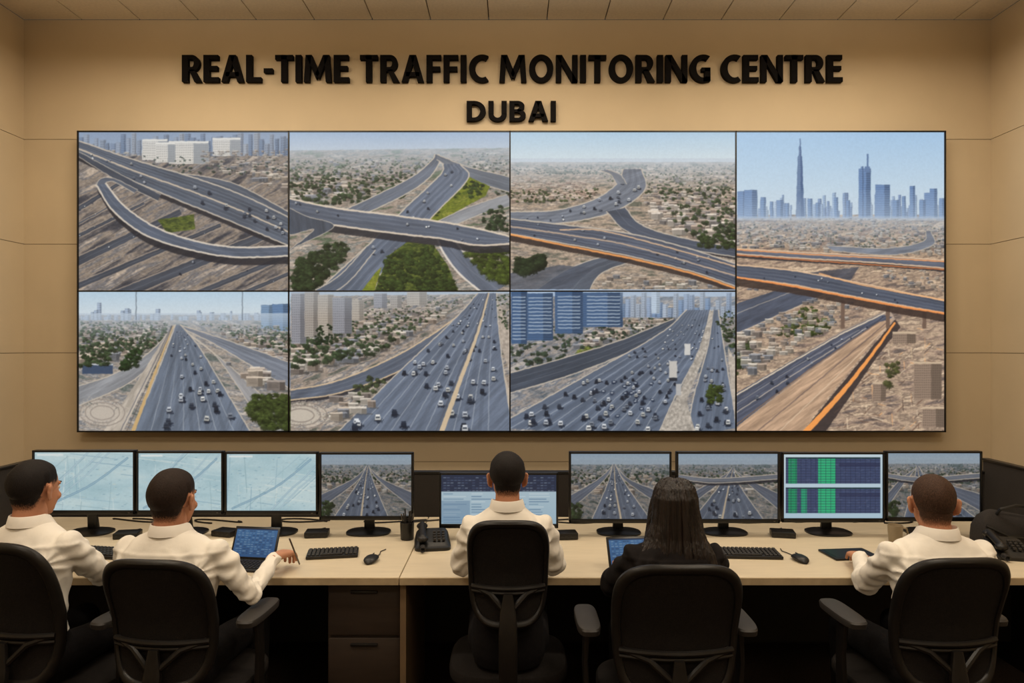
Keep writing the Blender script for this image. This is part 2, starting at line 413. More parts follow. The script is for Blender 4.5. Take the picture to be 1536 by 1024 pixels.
# ---- B
p.clip(433,197,765,437)
p.grad(433,197,765,240,(160,180,204),(198,204,210))
p.ground([(433,226),(765,222),(765,437),(433,437)],[(96,106,86),(140,130,120),(168,152,138),(120,122,118),(186,172,158)],ang=-.1,ts=6,asp=5,seed=8)
p.houses([(433,240),(650,238),(570,300),(433,302)],200,205,.045); p.trees([(433,240),(650,236),(600,300),(433,312)],260,200,.045,(66,80,56)); 
p.houses([(680,225),(765,225),(765,300),(720,260)],90,205,.035); p.trees([(680,225),(765,232),(765,300),(740,290)],70,205,.04,(80,92,74))
p.haze(433,222,765,272,SKYH,.72,.0)
p.road([(510,318),(570,290),(620,264),(648,240),(652,232)],[(545,322),(600,296),(640,270),(658,245),(658,232)],(108,115,128),lanes=(.5,),ew=1.6)
p.road([(655,232),(700,250),(750,262),(770,268)],[(655,240),(690,262),(735,280),(770,290)],(112,118,128),lanes=(.5,),ew=1.3)
p.ground([(628,326),(652,298),(705,266),(735,280),(728,294),(680,320),(650,334)],[(86,98,38),(120,126,48),(100,110,44),(142,142,64)],ts=4,seed=2); p.trees([(690,280),(715,268),(730,284),(705,300)],18,200,.05,(60,76,40)); p.trees([(640,322),(655,300),(700,270),(700,280),(660,326)],14,200,.03,(80,94,44))
a,b=p.road([(430,480),(505,410),(560,360),(610,310),(660,262),(664,246)],[(520,480),(572,410),(616,362),(655,318),(702,268),(690,246)],(102,112,130),lanes=(.2,.4,.6,.8),ew=2); p.cars(a,b,18,.2,.9,k=.06,L=5)
p.road([(430,455),(500,420),(548,372)],[(470,455),(520,425),(562,376)],(94,103,119),lanes=(.5,),ew=1.6)
a,b=p.road([(650,340),(664,378),(690,412),(730,445)],[(676,340),(690,372),(722,400),(765,425)],(104,112,128),lanes=(.5,),ew=3,edge=(222,212,200))
p.road([(650,335),(700,312),(760,292)],[(668,345),(720,322),(770,308)],(146,146,148),ew=1)
p.ground([(560,440),(582,384),(612,362),(650,368),(672,400),(688,440)],[(58,70,32),(78,90,42),(98,106,50),(58,70,36)],ts=4,seed=4); p.trees([(562,437),(580,384),(648,368),(684,437)],150,240,.035,(62,76,38))
p.ground([(540,440),(562,410),(572,400),(560,440)],[(112,124,46),(136,136,56)],ts=4)
p.trees([(438,435),(440,392),(500,362),(528,366),(505,400),(470,430)],120,240,.04,(54,66,42)); p.trees([(692,378),(765,372),(765,425),(740,420)],70,240,.045,(72,84,36)); p.trees([(722,322),(750,308),(764,345),(728,345)],30,230,.05,(54,68,46))
a,b=p.road([(425,296),(500,312),(580,322),(660,333),(720,344),(768,356)],[(425,326),(500,338),(590,350),(660,358),(715,368),(768,366)],(92,100,116),lanes=(.25,.5,.75),ew=2.8,shadow=12,edge=(220,204,184)); p.cars(a,b,12,k=.09,L=4)
p.road([(433,312),(460,325),(500,340),(440,372)],[(433,352),(440,352),(470,345),(430,378)],(80,87,100),ew=1)
# ---- C
p.clip(765,197,1104,437)
p.grad(765,197,1104,245,(172,198,218),(206,216,220))
p.ground([(765,243),(1104,243),(1104,437),(765,437)],[(104,104,92),(150,136,122),(180,160,140),(128,120,112),(194,176,158)],ang=0,ts=5,asp=5,seed=12)
p.houses([(765,262),(905,262),(890,300),(765,305)],220,225,.036,((216,192,172),(198,172,154),(226,210,194))); p.trees([(765,248),(1104,246),(1104,262),(765,262)],190,215,.035,(82,96,86))
p.houses([(985,262),(1104,256),(1104,372),(1010,350),(960,310)],300,225,.042,((214,198,180),(192,172,156),(228,216,202),(150,144,142))); p.trees([(900,262),(1104,258),(1090,290),(930,290)],130,225,.042,(70,82,58))
p.trees([(985,280),(1104,280),(1104,372),(1020,350)],90,225,.045,(64,78,52)); p.trees([(765,285),(900,282),(880,300),(765,308)],60,225,.035,(84,92,64))
p.haze(765,238,1104,288,(190,200,210),.85,.0)
a,b=p.road([(760,318),(830,316),(890,300),(925,276),(935,254)],[(760,336),(850,334),(925,316),(968,284),(962,254)],(118,124,136),lanes=(.25,.5,.75),ew=1.6); p.cars(a,b,22,0,.8,k=.085)
p.road([(925,276),(915,262),(900,256)],[(940,276),(930,262),(912,255)],(128,132,140),ew=1)
p.road([(910,318),(938,346),(990,366),(1104,386)],[(938,312),(960,336),(1010,354),(1104,372)],(78,86,102),lanes=(.5,),ew=1.6,shadow=4)
p.road([(790,445),(850,405),(905,385),(960,372)],[(880,445),(900,412),(950,392),(1000,380)],(88,95,108),lanes=(.33,.66),ew=1.5); p.poly([(765,410),(840,398),(892,402),(850,437),(765,437)],(84,90,102),.8,tex=.2,ang=-.3,asp=6)
p.trees([(770,405),(775,388),(815,382),(815,400),(785,412)],34,240,.05,(46,58,38)); p.trees([(1040,352),(1100,350),(1104,372),(1045,370)],30,240,.04,(60,74,42))
p.houses([(900,415),(1060,418),(1104,437),(900,437)],36,240,.02)
a,b=p.road([(760,328),(850,338),(940,350),(1030,372),(1110,398)],[(760,350),(860,368),(950,386),(1040,408),(1110,432)],(84,92,110),lanes=(.15,.3,.45,.6,.75,.88),ew=2,shadow=12,under=(54,44,42)); p.cars(a,b,16,k=.075,L=7)
p.stroke(cr([(840,345),(900,346),(990,368),(1110,402)],30),2,(216,180,146),.9); p.stroke(cr([(765,352),(860,371),(950,389),(1040,411),(1110,435)],30),2.8,(240,164,98),.9); p.stroke(cr([(765,340),(860,354),(950,370),(1110,416)],30),2.2,(206,178,152),.8)
# ---- D
p.clip(1104,197,1420,647)
p.grad(1104,197,1420,335,(164,194,222),(206,218,224))
p.ground([(1104,322),(1420,322),(1420,647),(1104,647)],[(112,100,94),(156,134,118),(188,164,140),(138,120,106),(204,180,154)],ang=-.15,ts=6,asp=5,seed=21)
for _ in range(130):
    x=random.uniform(1104,1420); h=abs(random.gauss(0,13))+5; w=random.uniform(2.5,6); c=random.choice([(144,166,194),(128,150,182),(164,182,204),(116,138,174)]); p.tower(x,325-h,x+w,327,c,0)
def bt(x0,x1,y0,c): p.tower(x0,y0,x1,327,c,0)
for x0,x1,y0 in ((1106,1120,287),(1116,1136,285),(1141,1149,296),(1155,1160,302),(1165,1175,300),(1178,1184,305),(1212,1219,298),(1224,1230,304),(1252,1258,296),(1270,1276,300),(1289,1307,253),(1292,1296,250),(1313,1322,292),(1314,1336,277),(1340,1350,300),(1354,1360,294),(1366,1374,279),(1388,1407,289),(1396,1407,283),(1380,1390,300),(1410,1418,297)): bt(x0,x1,y0,(106,132,170))
p.rect(1301.5,231,1304,256,(98,122,158)); p.rect(1298,250,1306,258,(104,128,164))
for y in range(208,325):
    t=(y-208)/117; hw=.5+.6*(t>.1)+ (1.2 if t>.22 else 0)+t*4.2; p.rect(1200.5-hw,y,1200.5+hw,y+1,(94,116,150)); p.rect(1200.5+hw*.2,y,1200.5+hw,y+1,(76,98,134))
p.haze(1104,285,1420,330,(190,204,218),.08,.5)
p.houses([(1104,328),(1420,328),(1420,385),(1104,372)],520,295,.034,((208,196,182),(180,168,160),(224,214,200),(146,144,146))); p.trees([(1104,335),(1420,335),(1420,370),(1104,370)],110,295,.03,(92,100,86))
p.haze(1104,325,1420,372,(176,190,206),.6,.03)
p.road([(1240,368),(1330,372),(1385,362),(1390,346)],[(1250,376),(1340,382),(1400,368),(1398,346)],(126,132,144),ew=1)
p.road([(1100,372),(1200,378),(1320,384),(1420,390)],[(1100,380),(1200,387),(1320,394),(1420,402)],(98,104,120),lanes=(.5,),ew=2,edge=(226,194,162),shadow=6); p.stroke([(1104,374),(1210,381),(1420,392)],1.8,(242,164,106),.9); p.stroke([(1104,382),(1210,390),(1420,404)],1.8,(220,132,80),.8)
p.poly([(1104,455),(1180,430),(1250,425),(1240,440),(1150,480),(1104,500)],(82,88,102),tex=.2,ang=-.4,asp=6); p.poly([(1200,410),(1290,400),(1270,430),(1215,425)],(74,78,90),.8,tex=.2,ang=-.5,asp=5); p.stroke([(1104,470),(1180,440),(1245,428)],1.2,(190,180,168),.7); p.stroke([(1104,500),(1150,480),(1240,440)],1.6,(206,188,168),.8)
p.houses([(1104,405),(1230,412),(1200,425),(1104,440)],50,350,.03); p.houses([(1300,400),(1420,408),(1420,440),(1340,425)],50,350,.03)
p.trees([(1165,500),(1185,478),(1250,478),(1245,495),(1200,505)],54,330,.03,(78,92,46)); p.trees([(1104,520),(1120,505),(1130,540),(1104,560)],30,330,.035,(64,76,46)); p.trees([(1195,465),(1225,458),(1228,476),(1195,478)],18,330,.03,(74,86,46))
p.houses([(1104,505),(1240,440),(1300,460),(1200,520),(1104,575)],130,350,.026)
a,b=p.road([(1060,615),(1180,545),(1265,495),(1335,462)],[(1120,660),(1215,590),(1290,530),(1345,480)],(176,150,128),ew=0)
p.poly([(1085,600),(1180,545),(1265,497),(1322,470),(1340,475),(1280,510),(1205,560),(1104,640),(1104,600)],(86,90,104),tex=.24,ang=-.55,asp=12,ts=1.8)
p.stroke([(1104,592),(1180,547),(1265,499),(1330,468)],2,(214,198,176)); p.stroke([(1104,618),(1200,555),(1300,492)],1.4,(200,186,170),.8); p.stroke([(1104,605),(1190,551),(1290,494)],1,(180,176,172),.6)
p.cars(cr([(1104,598),(1320,472)],20),cr([(1104,636),(1330,476)],20),16,k=.12)
p.poly([(1104,648),(1104,640),(1215,556),(1320,482),(1342,478),(1300,525),(1200,650)],(186,156,130),tex=.22,ang=-.6,asp=12,ts=2.4); p.stroke([(1135,647),(1240,560),(1330,484)],2,(112,96,90),.7); p.stroke([(1165,650),(1260,560),(1335,486)],1.6,(216,190,162),.8); p.stroke([(1104,636),(1215,553),(1320,482)],1.6,(140,112,92),.8)
p.poly([(1200,652),(1292,540),(1344,478),(1352,490),(1320,530),(1235,652)],(62,54,54),.9)
p.stroke(cr([(1206,650),(1262,590),(1306,535),(1343,484)],20),np.linspace(9,3,20),(244,162,90),.95)
for _ in range(260):
    x=random.uniform(1250,1420); y=random.uniform(492,645)
    if x<1345-(y-480)*.85+20: continue
    L=random.uniform(4,18); c=random.choice([(214,188,156),(116,92,78),(226,204,176),(92,76,68),(236,176,122),(146,128,114)]); an=random.choice([-.75,.2,.25,-.7,1.5]); p.stroke([(x,y),(x+L*math.cos(an),y+L*math.sin(an))],random.uniform(.7,1.9),c,.65)
for x0,y0,x1,y1 in ((1372,545,1414,598),(1340,500,1375,514),(1385,612,1418,640),(1310,575,1330,600)): p.tower(x0,y0,x1,y1,(150,130,114),1); p.rect(x0,y0-3,x1,y0,(200,178,152))
p.trees([(1330,545),(1355,540),(1350,570),(1330,580)],10,350,.03,(78,80,50))
for x in (1262,1330,1385): p.rect(x,450,x+6,492,(116,96,84))
a,b=p.road([(1095,396),(1180,404),(1260,418),(1340,434),(1425,452)],[(1095,414),(1180,425),(1260,440),(1340,455),(1425,470)],(84,92,110),lanes=(.25,.5,.75),ew=2,edge=(230,194,158),shadow=14,under=(62,50,46)); p.cars(a,b,9,k=.085)
p.stroke(cr([(1104,415),(1180,427),(1260,442),(1340,457),(1420,470)],20),2.8,(242,154,90),.9); p.stroke(cr([(1230,410),(1300,428),(1420,450)],20),2.2,(242,182,128),.8)
# ---- E
p.clip(115,437,435,647)
p.grad(115,437,435,478,(178,200,216),(206,214,218))
p.ground([(115,472),(435,472),(435,650),(115,650)],[(104,110,106),(140,136,132),(166,154,142),(122,124,128),(182,172,162)],ang=.2,ts=6,asp=5,seed=31)
for _ in range(55):
    x=random.uniform(118,435); h=abs(random.gauss(0,7))+2; p.tower(x,478-h,x+random.uniform(3,8),480,(156,170,188),0)
p.tower(391,457,410,492,(116,140,166),0); p.tower(408,456,434,496,(98,124,156),0)
p.houses([(118,482),(250,482),(220,530),(118,545)],180,445,.055); p.trees([(118,482),(255,482),(235,520),(118,530)],180,445,.055,(76,90,68)); 
p.houses([(300,484),(435,492),(435,560),(330,500)],110,445,.05); p.trees([(290,484),(435,490),(435,530)],110,445,.042,(80,94,74))
p.haze(115,470,435,512,SKYH,.75,.0)
for x in (203,363): p.rect(x-.7,437,x+.7,480,(120,130,140))
p.road([(268,487),(310,500),(370,520),(440,545)],[(268,490),(320,515),(380,550),(440,585)],(124,130,142),lanes=(.25,.5,.75),ew=1.4)
p.road([(270,492),(320,530),(370,600),(400,650)],[(270,492),(340,545),(400,600),(450,650)],(152,148,146),lanes=(.5,),ew=1.2)
p.road([(262,488),(220,530),(170,560),(110,580)],[(264,488),(235,535),(190,575),(110,610)],(142,142,144),lanes=(.33,.66),ew=1.4)
a,b=p.road([(262,487),(250,520),(228,575),(196,652)],[(270,487),(298,520),(335,580),(378,652)],(108,119,136),lanes=(.15,.29,.43,.57,.71,.86),ew=1.6); p.cars(a,b,44,.08,.97,k=.042,tl=(.1,.95),L=7)
p.poly([(260,487),(245,520),(218,575),(180,652),(150,652),(205,570),(240,515)],(178,168,156),tex=.2,ang=-1.1,asp=6); p.stroke([(259,489),(246,522),(226,572),(196,652)],np.array([1,2,4,6]),(196,166,120)); p.stroke([(256,489),(240,524),(214,575),(176,652)],1.5,(106,106,112),.8); p.stroke([(257,489),(243,524),(220,575),(186,652)],1,(90,84,80),.8)
p.blob(152,618,40,24,(188,178,166)); 
for r in (34,26,18): p.stroke([(152+r*math.cos(t),618+r*.58*math.sin(t)) for t in np.linspace(0,6.28,30)],1.6,(146,136,128),.8)
p.trees([(175,555),(190,525),(212,522),(205,545)],34,440,.05,(50,68,42)); p.rect(122,545,168,560,(68,82,104)); p.rect(122,545,168,547,(196,198,200))
p.trees([(368,615),(380,592),(435,590),(435,640),(395,640)],110,440,.04,(68,78,42)); p.trees([(118,530),(170,525),(160,545),(118,548)],30,440,.05,(66,80,56)); p.houses([(340,545),(400,560),(420,585),(370,575)],16,440,.05)
# ---- F
p.clip(435,437,765,647)
p.grad(435,437,765,470,(168,182,198),(178,186,194))
p.ground([(435,445),(765,440),(765,650),(435,650)],[(100,102,94),(140,130,120),(170,154,140),(116,116,118),(188,174,160)],ang=-.4,ts=6,asp=5,seed=41)
p.houses([(520,446),(722,442),(640,490),(540,540),(436,560),(440,515)],330,415,.055); p.trees([(520,450),(720,440),(650,480),(560,530),(436,550),(436,510)],230,420,.05,(68,82,58)); 
for x0,y0,x1,y1 in ((436,440,458,515),(456,438,478,505),(476,442,500,508),(498,446,527,500),(527,450,545,480),(560,440,580,462),(585,443,602,462),(610,438,640,458)): p.tower(x0,y0,x1,y1,random.choice([(164,156,148),(148,148,154),(178,168,156)]),1)
p.haze(435,437,765,478,(176,186,196),.4,.0)
p.trees([(468,515),(475,488),(497,485),(498,515)],34,430,.04,(42,58,38)); 
p.road([(430,585),(500,572),(580,540),(650,500),(715,452)],[(430,600),(510,588),(600,555),(665,510),(722,455)],(98,106,122),lanes=(.33,.66),ew=2,edge=(212,186,152),shadow=5)
a,b=p.road([(716,440),(680,480),(600,555),(500,652)],[(745,440),(748,490),(756,560),(770,652)],(106,117,136),lanes=(.1,.2,.3,.4,.5,.66,.76,.86),ew=1.6); p.cars(a,b,90,.06,.97,k=.030,tl=(.02,.95),L=10)
p.stroke(cr([(733,440),(716,500),(690,570),(660,652)],20),np.linspace(2,8,20),(200,180,152)); p.stroke(cr([(731,440),(712,500),(684,570),(651,652)],20),1.5,(90,94,104)); p.poly([(747,450),(765,500),(765,560),(752,520)],(172,160,148),tex=.2)
p.poly([(757,560),(765,590),(765,650),(770,650)],(190,176,160)); p.trees([(742,445),(765,440),(765,500),(750,480)],28,420,.04,(78,92,70))
p.blob(452,622,44,22,(192,182,168))
for r in (40,30,20): p.stroke([(450+r*math.cos(t),622+r*.5*math.sin(t)) for t in np.linspace(0,6.28,30)],1.8,(138,128,120),.8)
p.trees([(515,585),(560,560),(580,570),(540,600)],22,430,.035,(74,82,58)); p.houses([(500,600),(560,585),(560,610),(500,630)],14,430,.035)
# ---- G
p.clip(765,435,1104,647)
p.grad(765,435,1104,470,(166,184,206),(180,190,200))
p.ground([(765,445),(1104,445),(1104,650),(765,650)],[(96,104,112),(132,130,130),(160,150,142),(112,118,128),(176,168,160)],ang=-.4,ts=6,asp=5,seed=51)
p.houses([(930,462),(1050,455),(960,505),(860,525)],190,415,.052); p.trees([(765,500),(960,460),(1050,462),(940,520),(765,570)],150,420,.042,(66,80,64)); 
for x in range(930,1100,8): h=random.uniform(10,34); p.tower(x,472-h,x+8,476,random.choice([(136,152,176),(112,134,164),(160,170,184)]),random.choice([0,1]))
for x0,y0,x1,y1 in ((766,437,790,515),(790,440,829,510),(832,437,874,500),(874,439,934,490)): p.tower(x0,y0,x1,y1,(70,94,126),0)
for x0,x1,y0,y1 in ((768,788,445,510),(792,827,446,500),(836,870,444,492),(880,930,444,486)):
    y=y0
    while y<y1: p.rect(x0,y,x1,y+1.4,(200,210,220),.75); y+=5.2
p.tower(977,437,990,470,(176,190,204),0); p.trees([(865,528),(880,520),(900,524),(890,534)],14,430,.05,(106,112,58))
p.haze(930,437,1104,478,(172,186,202),.45,.0)
a,b=p.road([(760,560),(850,535),(930,510),(1010,478)],[(760,590),(860,560),(960,520),(1022,482)],(74,82,96),lanes=(.33,.66),ew=1.6)
a,b=p.road([(1030,465),(990,500),(880,562),(740,640)],[(1066,465),(1052,520),(1015,590),(985,655)],(100,112,132),lanes=(.1,.2,.3,.4,.5,.6,.7,.8,.9),ew=1.6); p.cars(a,b,150,.05,.97,k=.026,tl=(.03,.97),L=10)
a,b=p.road([(1070,465),(1062,520),(1042,590),(1030,655)],[(1078,465),(1088,530),(1098,590),(1108,640)],(104,116,136),lanes=(.25,.5,.75),ew=1.6); p.cars(a,b,34,.08,.97,k=.075,L=4)
p.poly([(1066,466),(1070,466),(1060,525),(1030,600),(1045,652),(985,652),(1018,590),(1050,520)],(172,164,154),tex=.25,ts=3)
for _ in range(16):
    x=random.uniform(905,985); y=random.uniform(560,632); p.blob(x,y,4.5,3.6,(44,54,72),.9); p.rect(x-2,y-1.6,x+1.6,y,(206,210,216),.85)
p.rect(1004,541,1016,566,(190,186,180)); p.rect(1004,566,1016,571,(50,54,62)); p.rect(1027,515,1036,532,(200,198,194)); p.rect(1014,575,1022,592,(176,174,172))
p.trees([(1074,480),(1092,464),(1104,470),(1104,530),(1090,510)],60,430,.045,(64,78,54)); p.trees([(1060,590),(1066,576),(1084,578),(1086,600),(1064,604)],44,440,.03,(66,78,40)); p.poly([(1092,520),(1104,540),(1104,640),(1098,590)],(180,170,158),tex=.2)
p.clip(VX0,VY0,VX1,VY1); p.finish(.6,.02,.14,1.06)
WALLPIC=p

def roadpic(seed,vx=80,tilt=0,vy=20,skew=0,lift=0):
    random.seed(seed); q=Pic(0,0,160,96,1.4)
    q.grad(0,0,160,24,(150,168,184),(176,184,188)); q.ground([(0,16),(160,16),(160,96),(0,96)],[(74,82,78),(110,112,112),(138,130,122),(94,100,106),(150,142,134)],ang=.2,ts=4,asp=4,seed=seed)
    q.houses([(0,18),(160,18),(160,60),(0,60)],130,-4,.055,mn=.8); q.trees([(0,16),(160,16),(160,44),(0,44)],130,-4,.06,(62,76,58),mn=1.0)
    q.haze(0,10,160,32,(150,164,178),.6,0)
    q.road([(vx-2,vy+2),(vx-30,40),(-20,70+lift)],[(vx-1,vy+2),(vx-22,44),(-20,96+lift)],(96,102,116),lanes=(.4,.7),ew=1)
    q.road([(vx+2,vy+2),(vx+30,40),(180,66)],[(vx+1,vy+2),(vx+24,44),(180,96)],(96,102,116),lanes=(.4,.7),ew=1)
    a,b=q.road([(vx-2,vy),(vx-14+skew*.3,45),(vx-48+skew,100)],[(vx+2,vy),(vx+16+skew*.3,45),(vx+52+tilt+skew,100)],(96,105,122),lanes=(.14,.28,.42,.58,.72,.86),ew=1.2); q.cars(a,b,60,.1,.97,k=.042,L=7)
    q.stroke([(vx,vy+2),(vx-1+skew*.3,50),(vx+2+skew,100)],np.array([1,2,3.5]),(184,168,146))
    if lift: q.road([(-5,30),(60,36),(165,30)],[(-5,36),(60,43),(165,37)],(110,114,124),lanes=(.5,),ew=1.2,shadow=4)
    q.trees([(0,70),(20,74),(18,96),(0,96)],16,0,.06,(54,66,42)); q.finish(.4,.03,.1,1.05); q.b*=.9; return q
def mappic(seed):
    random.seed(seed); q=Pic(0,0,160,96,1.4); q.ground([(0,0),(160,0),(160,96),(0,96)],[(168,198,206),(184,210,216),(198,218,220)],ts=26,asp=3,seed=seed,hf=.02)
    for _ in range(34):
        x,y=random.uniform(-20,150),random.uniform(0,96); an=random.choice([.12,.12,1.5,-.7,1.65]); L=random.uniform(20,110)
        q.stroke([(x,y),(x+L*math.cos(an),y+L*math.sin(an))],random.uniform(.6,1.6),random.choice([(214,228,228),(134,168,186),(226,234,228),(148,178,186)]),.65)
    for _ in range(3):
        x=random.uniform(20,130); P=cr([(x-40,100),(x,60),(x+25,40),(x+70,-5)],20); q.stroke(P,2.6,(146,178,194),.8); q.stroke(P,1,(206,222,226),.9)
    P=cr([(10,92),(60,70),(100,48),(150,10)],20); q.stroke(P,3.4,(112,150,174),.8); q.stroke(P,1,(190,212,220),.9)
    q.rect(4,3,46,6,(232,238,236),.9)
    for _ in range(80):
        x,y=random.uniform(2,156),random.uniform(5,92); q.rect(x,y,x+random.uniform(1.5,6),y+.8,random.choice([(100,142,166),(140,170,180),(206,212,200)]),.6)
    q.finish(.4,.01,.12); q.b*=.95; return q
def tablepic():
    random.seed(4); q=Pic(0,0,160,96,1.4); q.grad(0,0,160,96,(206,224,232),(180,206,222))
    for y0,y1 in ((5,44),(50,88)):
        q.rect(4,y0,156,y1,(66,78,112)); q.rect(8,y0+2,22,y1,(40,150,104)); 
        if y0>20: q.rect(28,y0+2,38,y1,(48,160,120))
        q.rect(56,y0,84,y1,(52,184,128)); q.rect(4,y0,156,y0+2,(28,60,60))
        for x in range(4,157,8): q.rect(x,y0,x+.7,y1,(34,40,64),.6)
        y=y0
        while y<y1: q.rect(4,y,156,y+.7,(30,38,60),.55); y+=4
        for _ in range(90): x=random.uniform(5,150); y=random.uniform(y0,y1-2); q.rect(x,y,x+4,y+.8,(110,124,156),.35)
        q.rect(90,y0+8,156,y0+14,(44,50,80),.6)
    q.b*=.93; return q
def dashpic():
    random.seed(9); q=Pic(0,0,160,76,1.4); q.grad(0,0,160,76,(190,210,220),(168,196,212)); q.rect(0,0,160,26,(46,54,76))
    for y in range(4,25,4):
        for x in range(3,156,5):
            if random.random()<.7: q.rect(x,y,x+4,y+1.6,random.choice([(90,102,128),(120,132,150),(70,80,108)]),.8)
    for y in range(29,74,4):
        for x in (3,42,84,122): q.rect(x,y,x+random.uniform(12,34),y+1.3,random.choice([(120,150,176),(100,130,160),(214,228,234)]),.8)
    q.rect(0,40,40,74,(110,140,170),.5); q.b*=.9; return q
def tabpic():
    random.seed(12); q=Pic(0,0,100,64,1.4); q.grad(0,0,100,64,(70,116,166),(52,92,140))
    for y in range(5,60,5):
        for x in range(5,92,9): q.rect(x,y,x+random.uniform(4,8),y+2.2,random.choice([(120,158,190),(40,66,100),(150,178,200)]),.6)
    q.rect(0,0,100,3,(30,50,80)); q.b*=.85; return q

def srgb2lin(b):
    c=b/255.0; return np.where(c<=.04045,c/12.92,((c+.055)/1.055)**2.4)
def screen(name,buf,x0,x1,z0,z1,y,material,parent=None,M=None):
    h,w,_=buf.shape
    X,Z=np.meshgrid(np.linspace(x0,x1,w),np.linspace(z1,z0,h))
    co=np.stack([X,np.full_like(X,y),Z],-1).reshape(-1,3)
    if M is not None:
        A=np.array(M); co=co@A[:3,:3].T+A[:3,3]
    idx=np.arange(w*h).reshape(h,w)
    q=np.stack([idx[1:,:-1],idx[1:,1:],idx[:-1,1:],idx[:-1,:-1]],-1).reshape(-1,4); n=len(q)
    me=bpy.data.meshes.new(name); me.vertices.add(w*h); me.vertices.foreach_set('co',co.astype(np.float32).ravel())
    me.loops.add(n*4); me.loops.foreach_set('vertex_index',q.astype(np.int32).ravel())
    me.polygons.add(n); me.polygons.foreach_set('loop_start',np.arange(0,n*4,4,dtype=np.int32))
    try: me.polygons.foreach_set('loop_total',np.full(n,4,dtype=np.int32))
    except Exception: pass
    ca=me.color_attributes.new('Col','FLOAT_COLOR','POINT')
    col=np.concatenate([srgb2lin(buf).reshape(-1,3),np.ones((w*h,1))],1); ca.data.foreach_set('color',col.astype(np.float32).ravel())
    me.update(calc_edges=True); me.materials.append(material)
    o=bpy.data.objects.new(name,me); scene.collection.objects.link(o)
    if parent: o.parent=parent
    return o

# ================================================================== room shell
XL,XR,YB,YF,ZC=-3.486,3.42,5.0,-2.6,4.083
seams=[0.0,.93,1.707,2.483,3.231,ZC]
def wall(name,axis,pos,a0,a1,vs=()):
    mb=MB()
    cuts=[a0]+list(vs)+[a1]
    def bx(lo,hi,z0,z1,d0,d1,m):
        if axis=='y': mb.box(((lo+hi)/2,(d0+d1)/2,(z0+z1)/2),(hi-lo,abs(d1-d0),z1-z0),m)
        else: mb.box(((d0+d1)/2,(lo+hi)/2,(z0+z1)/2),(abs(d1-d0),hi-lo,z1-z0),m)
    s=1 if pos>0 else -1
    bx(a0,a1,0,ZC,pos+s*.006,pos+s*.12,M_groove)
    for i in range(len(seams)-1):
        for j in range(len(cuts)-1):
            bx(cuts[j]+(.002 if j else 0),cuts[j+1]-(.002 if j<len(cuts)-2 else 0),seams[i]+(.002 if i else 0),seams[i+1]-(.002 if i<len(seams)-2 else 0),pos,pos+s*.008,M_wall)
    return mb.obj(name,smooth=False)
wall('wall_back','y',YB,XL,XR); wall('wall_front','y',YF,XL,XR)
wall('wall_left','x',XL,YF,YB,(1.2,)); wall('wall_right','x',XR,YF,YB,(1.2,))
mb=MB(); mb.box(((XL+XR)/2,(YB+YF)/2,-.05),(XR-XL,YB-YF,.1),M_floor); mb.obj('floor',smooth=False)
mb=MB(); mb.box(((XL+XR)/2,(YB+YF)/2,ZC+.07),(XR-XL,YB-YF,.1),M_groove)
y=YB
while y>YF+.01:
    y2=max(YF,y-.45); x=XL
    while x<XR-.01:
        x2=min(XR,x+.415); mb.box(((x+x2)/2,(y+y2)/2,ZC+.012),(x2-x-.008,y-y2-.008,.02),M_ceil); x=x2
    y=y2
mb.obj('ceiling',smooth=False)
for nm,c,sz in (('baseboard_back',((XL+XR)/2,YB-.0075,.05),(XR-XL,.015,.1)),('baseboard_left',(XL+.0075,(YB+YF)/2,.05),(.015,YB-YF-.04,.1)),('baseboard_right',(XR-.0075,(YB+YF)/2,.05),(.015,YB-YF-.04,.1))):
    mb=MB(); mb.box(c,sz,M_base); mb.obj(nm,smooth=False)

# unseen ceiling lamps, hung low so an added up-facing light brightens the ceiling
def ceiling_lamp(x,y,sx,sy,power,fillw,col=(1,.86,.68)):
    z=ZC-.22
    e=empty('ceiling_light',(x,y,z))
    mb=MB(); t=.03
    for dx,dy,w,h in ((0,sy/2,sx+t,t),(0,-sy/2,sx+t,t),(sx/2,0,t,sy),(-sx/2,0,t,sy)): mb.box((dx,dy,0),(w,h,.05),M_steel)
    mb.box((0,0,.0),(sx,sy,.02),M_lamp)
    for s in (-1,1): mb.cyl((s*sx*.4,0,.01),.004,.225,M_steel,8)
    mb.obj('fixture',e,smooth=False)
    for nm,pw,zz,rx in (('lamp',power,-.03,0),('ceiling_fill',fillw,.03,math.pi)):
        L=bpy.data.lights.new(nm,'AREA'); L.shape='RECTANGLE'; L.size=sx*.95; L.size_y=sy*.9; L.energy=pw; L.color=col
        lo=bpy.data.objects.new(nm,L); scene.collection.objects.link(lo); lo.parent=e; lo.location=(0,0,zz); lo.rotation_euler=(rx,0,0)
for x in (-2.1,0,2.1):
    ceiling_lamp(x,3.9,1.5,.25,27,9)
for x in (-1.8,1.8):
    ceiling_lamp(x,1.6,1.2,.6,34,8); ceiling_lamp(x,-.8,1.2,.6,26,6)

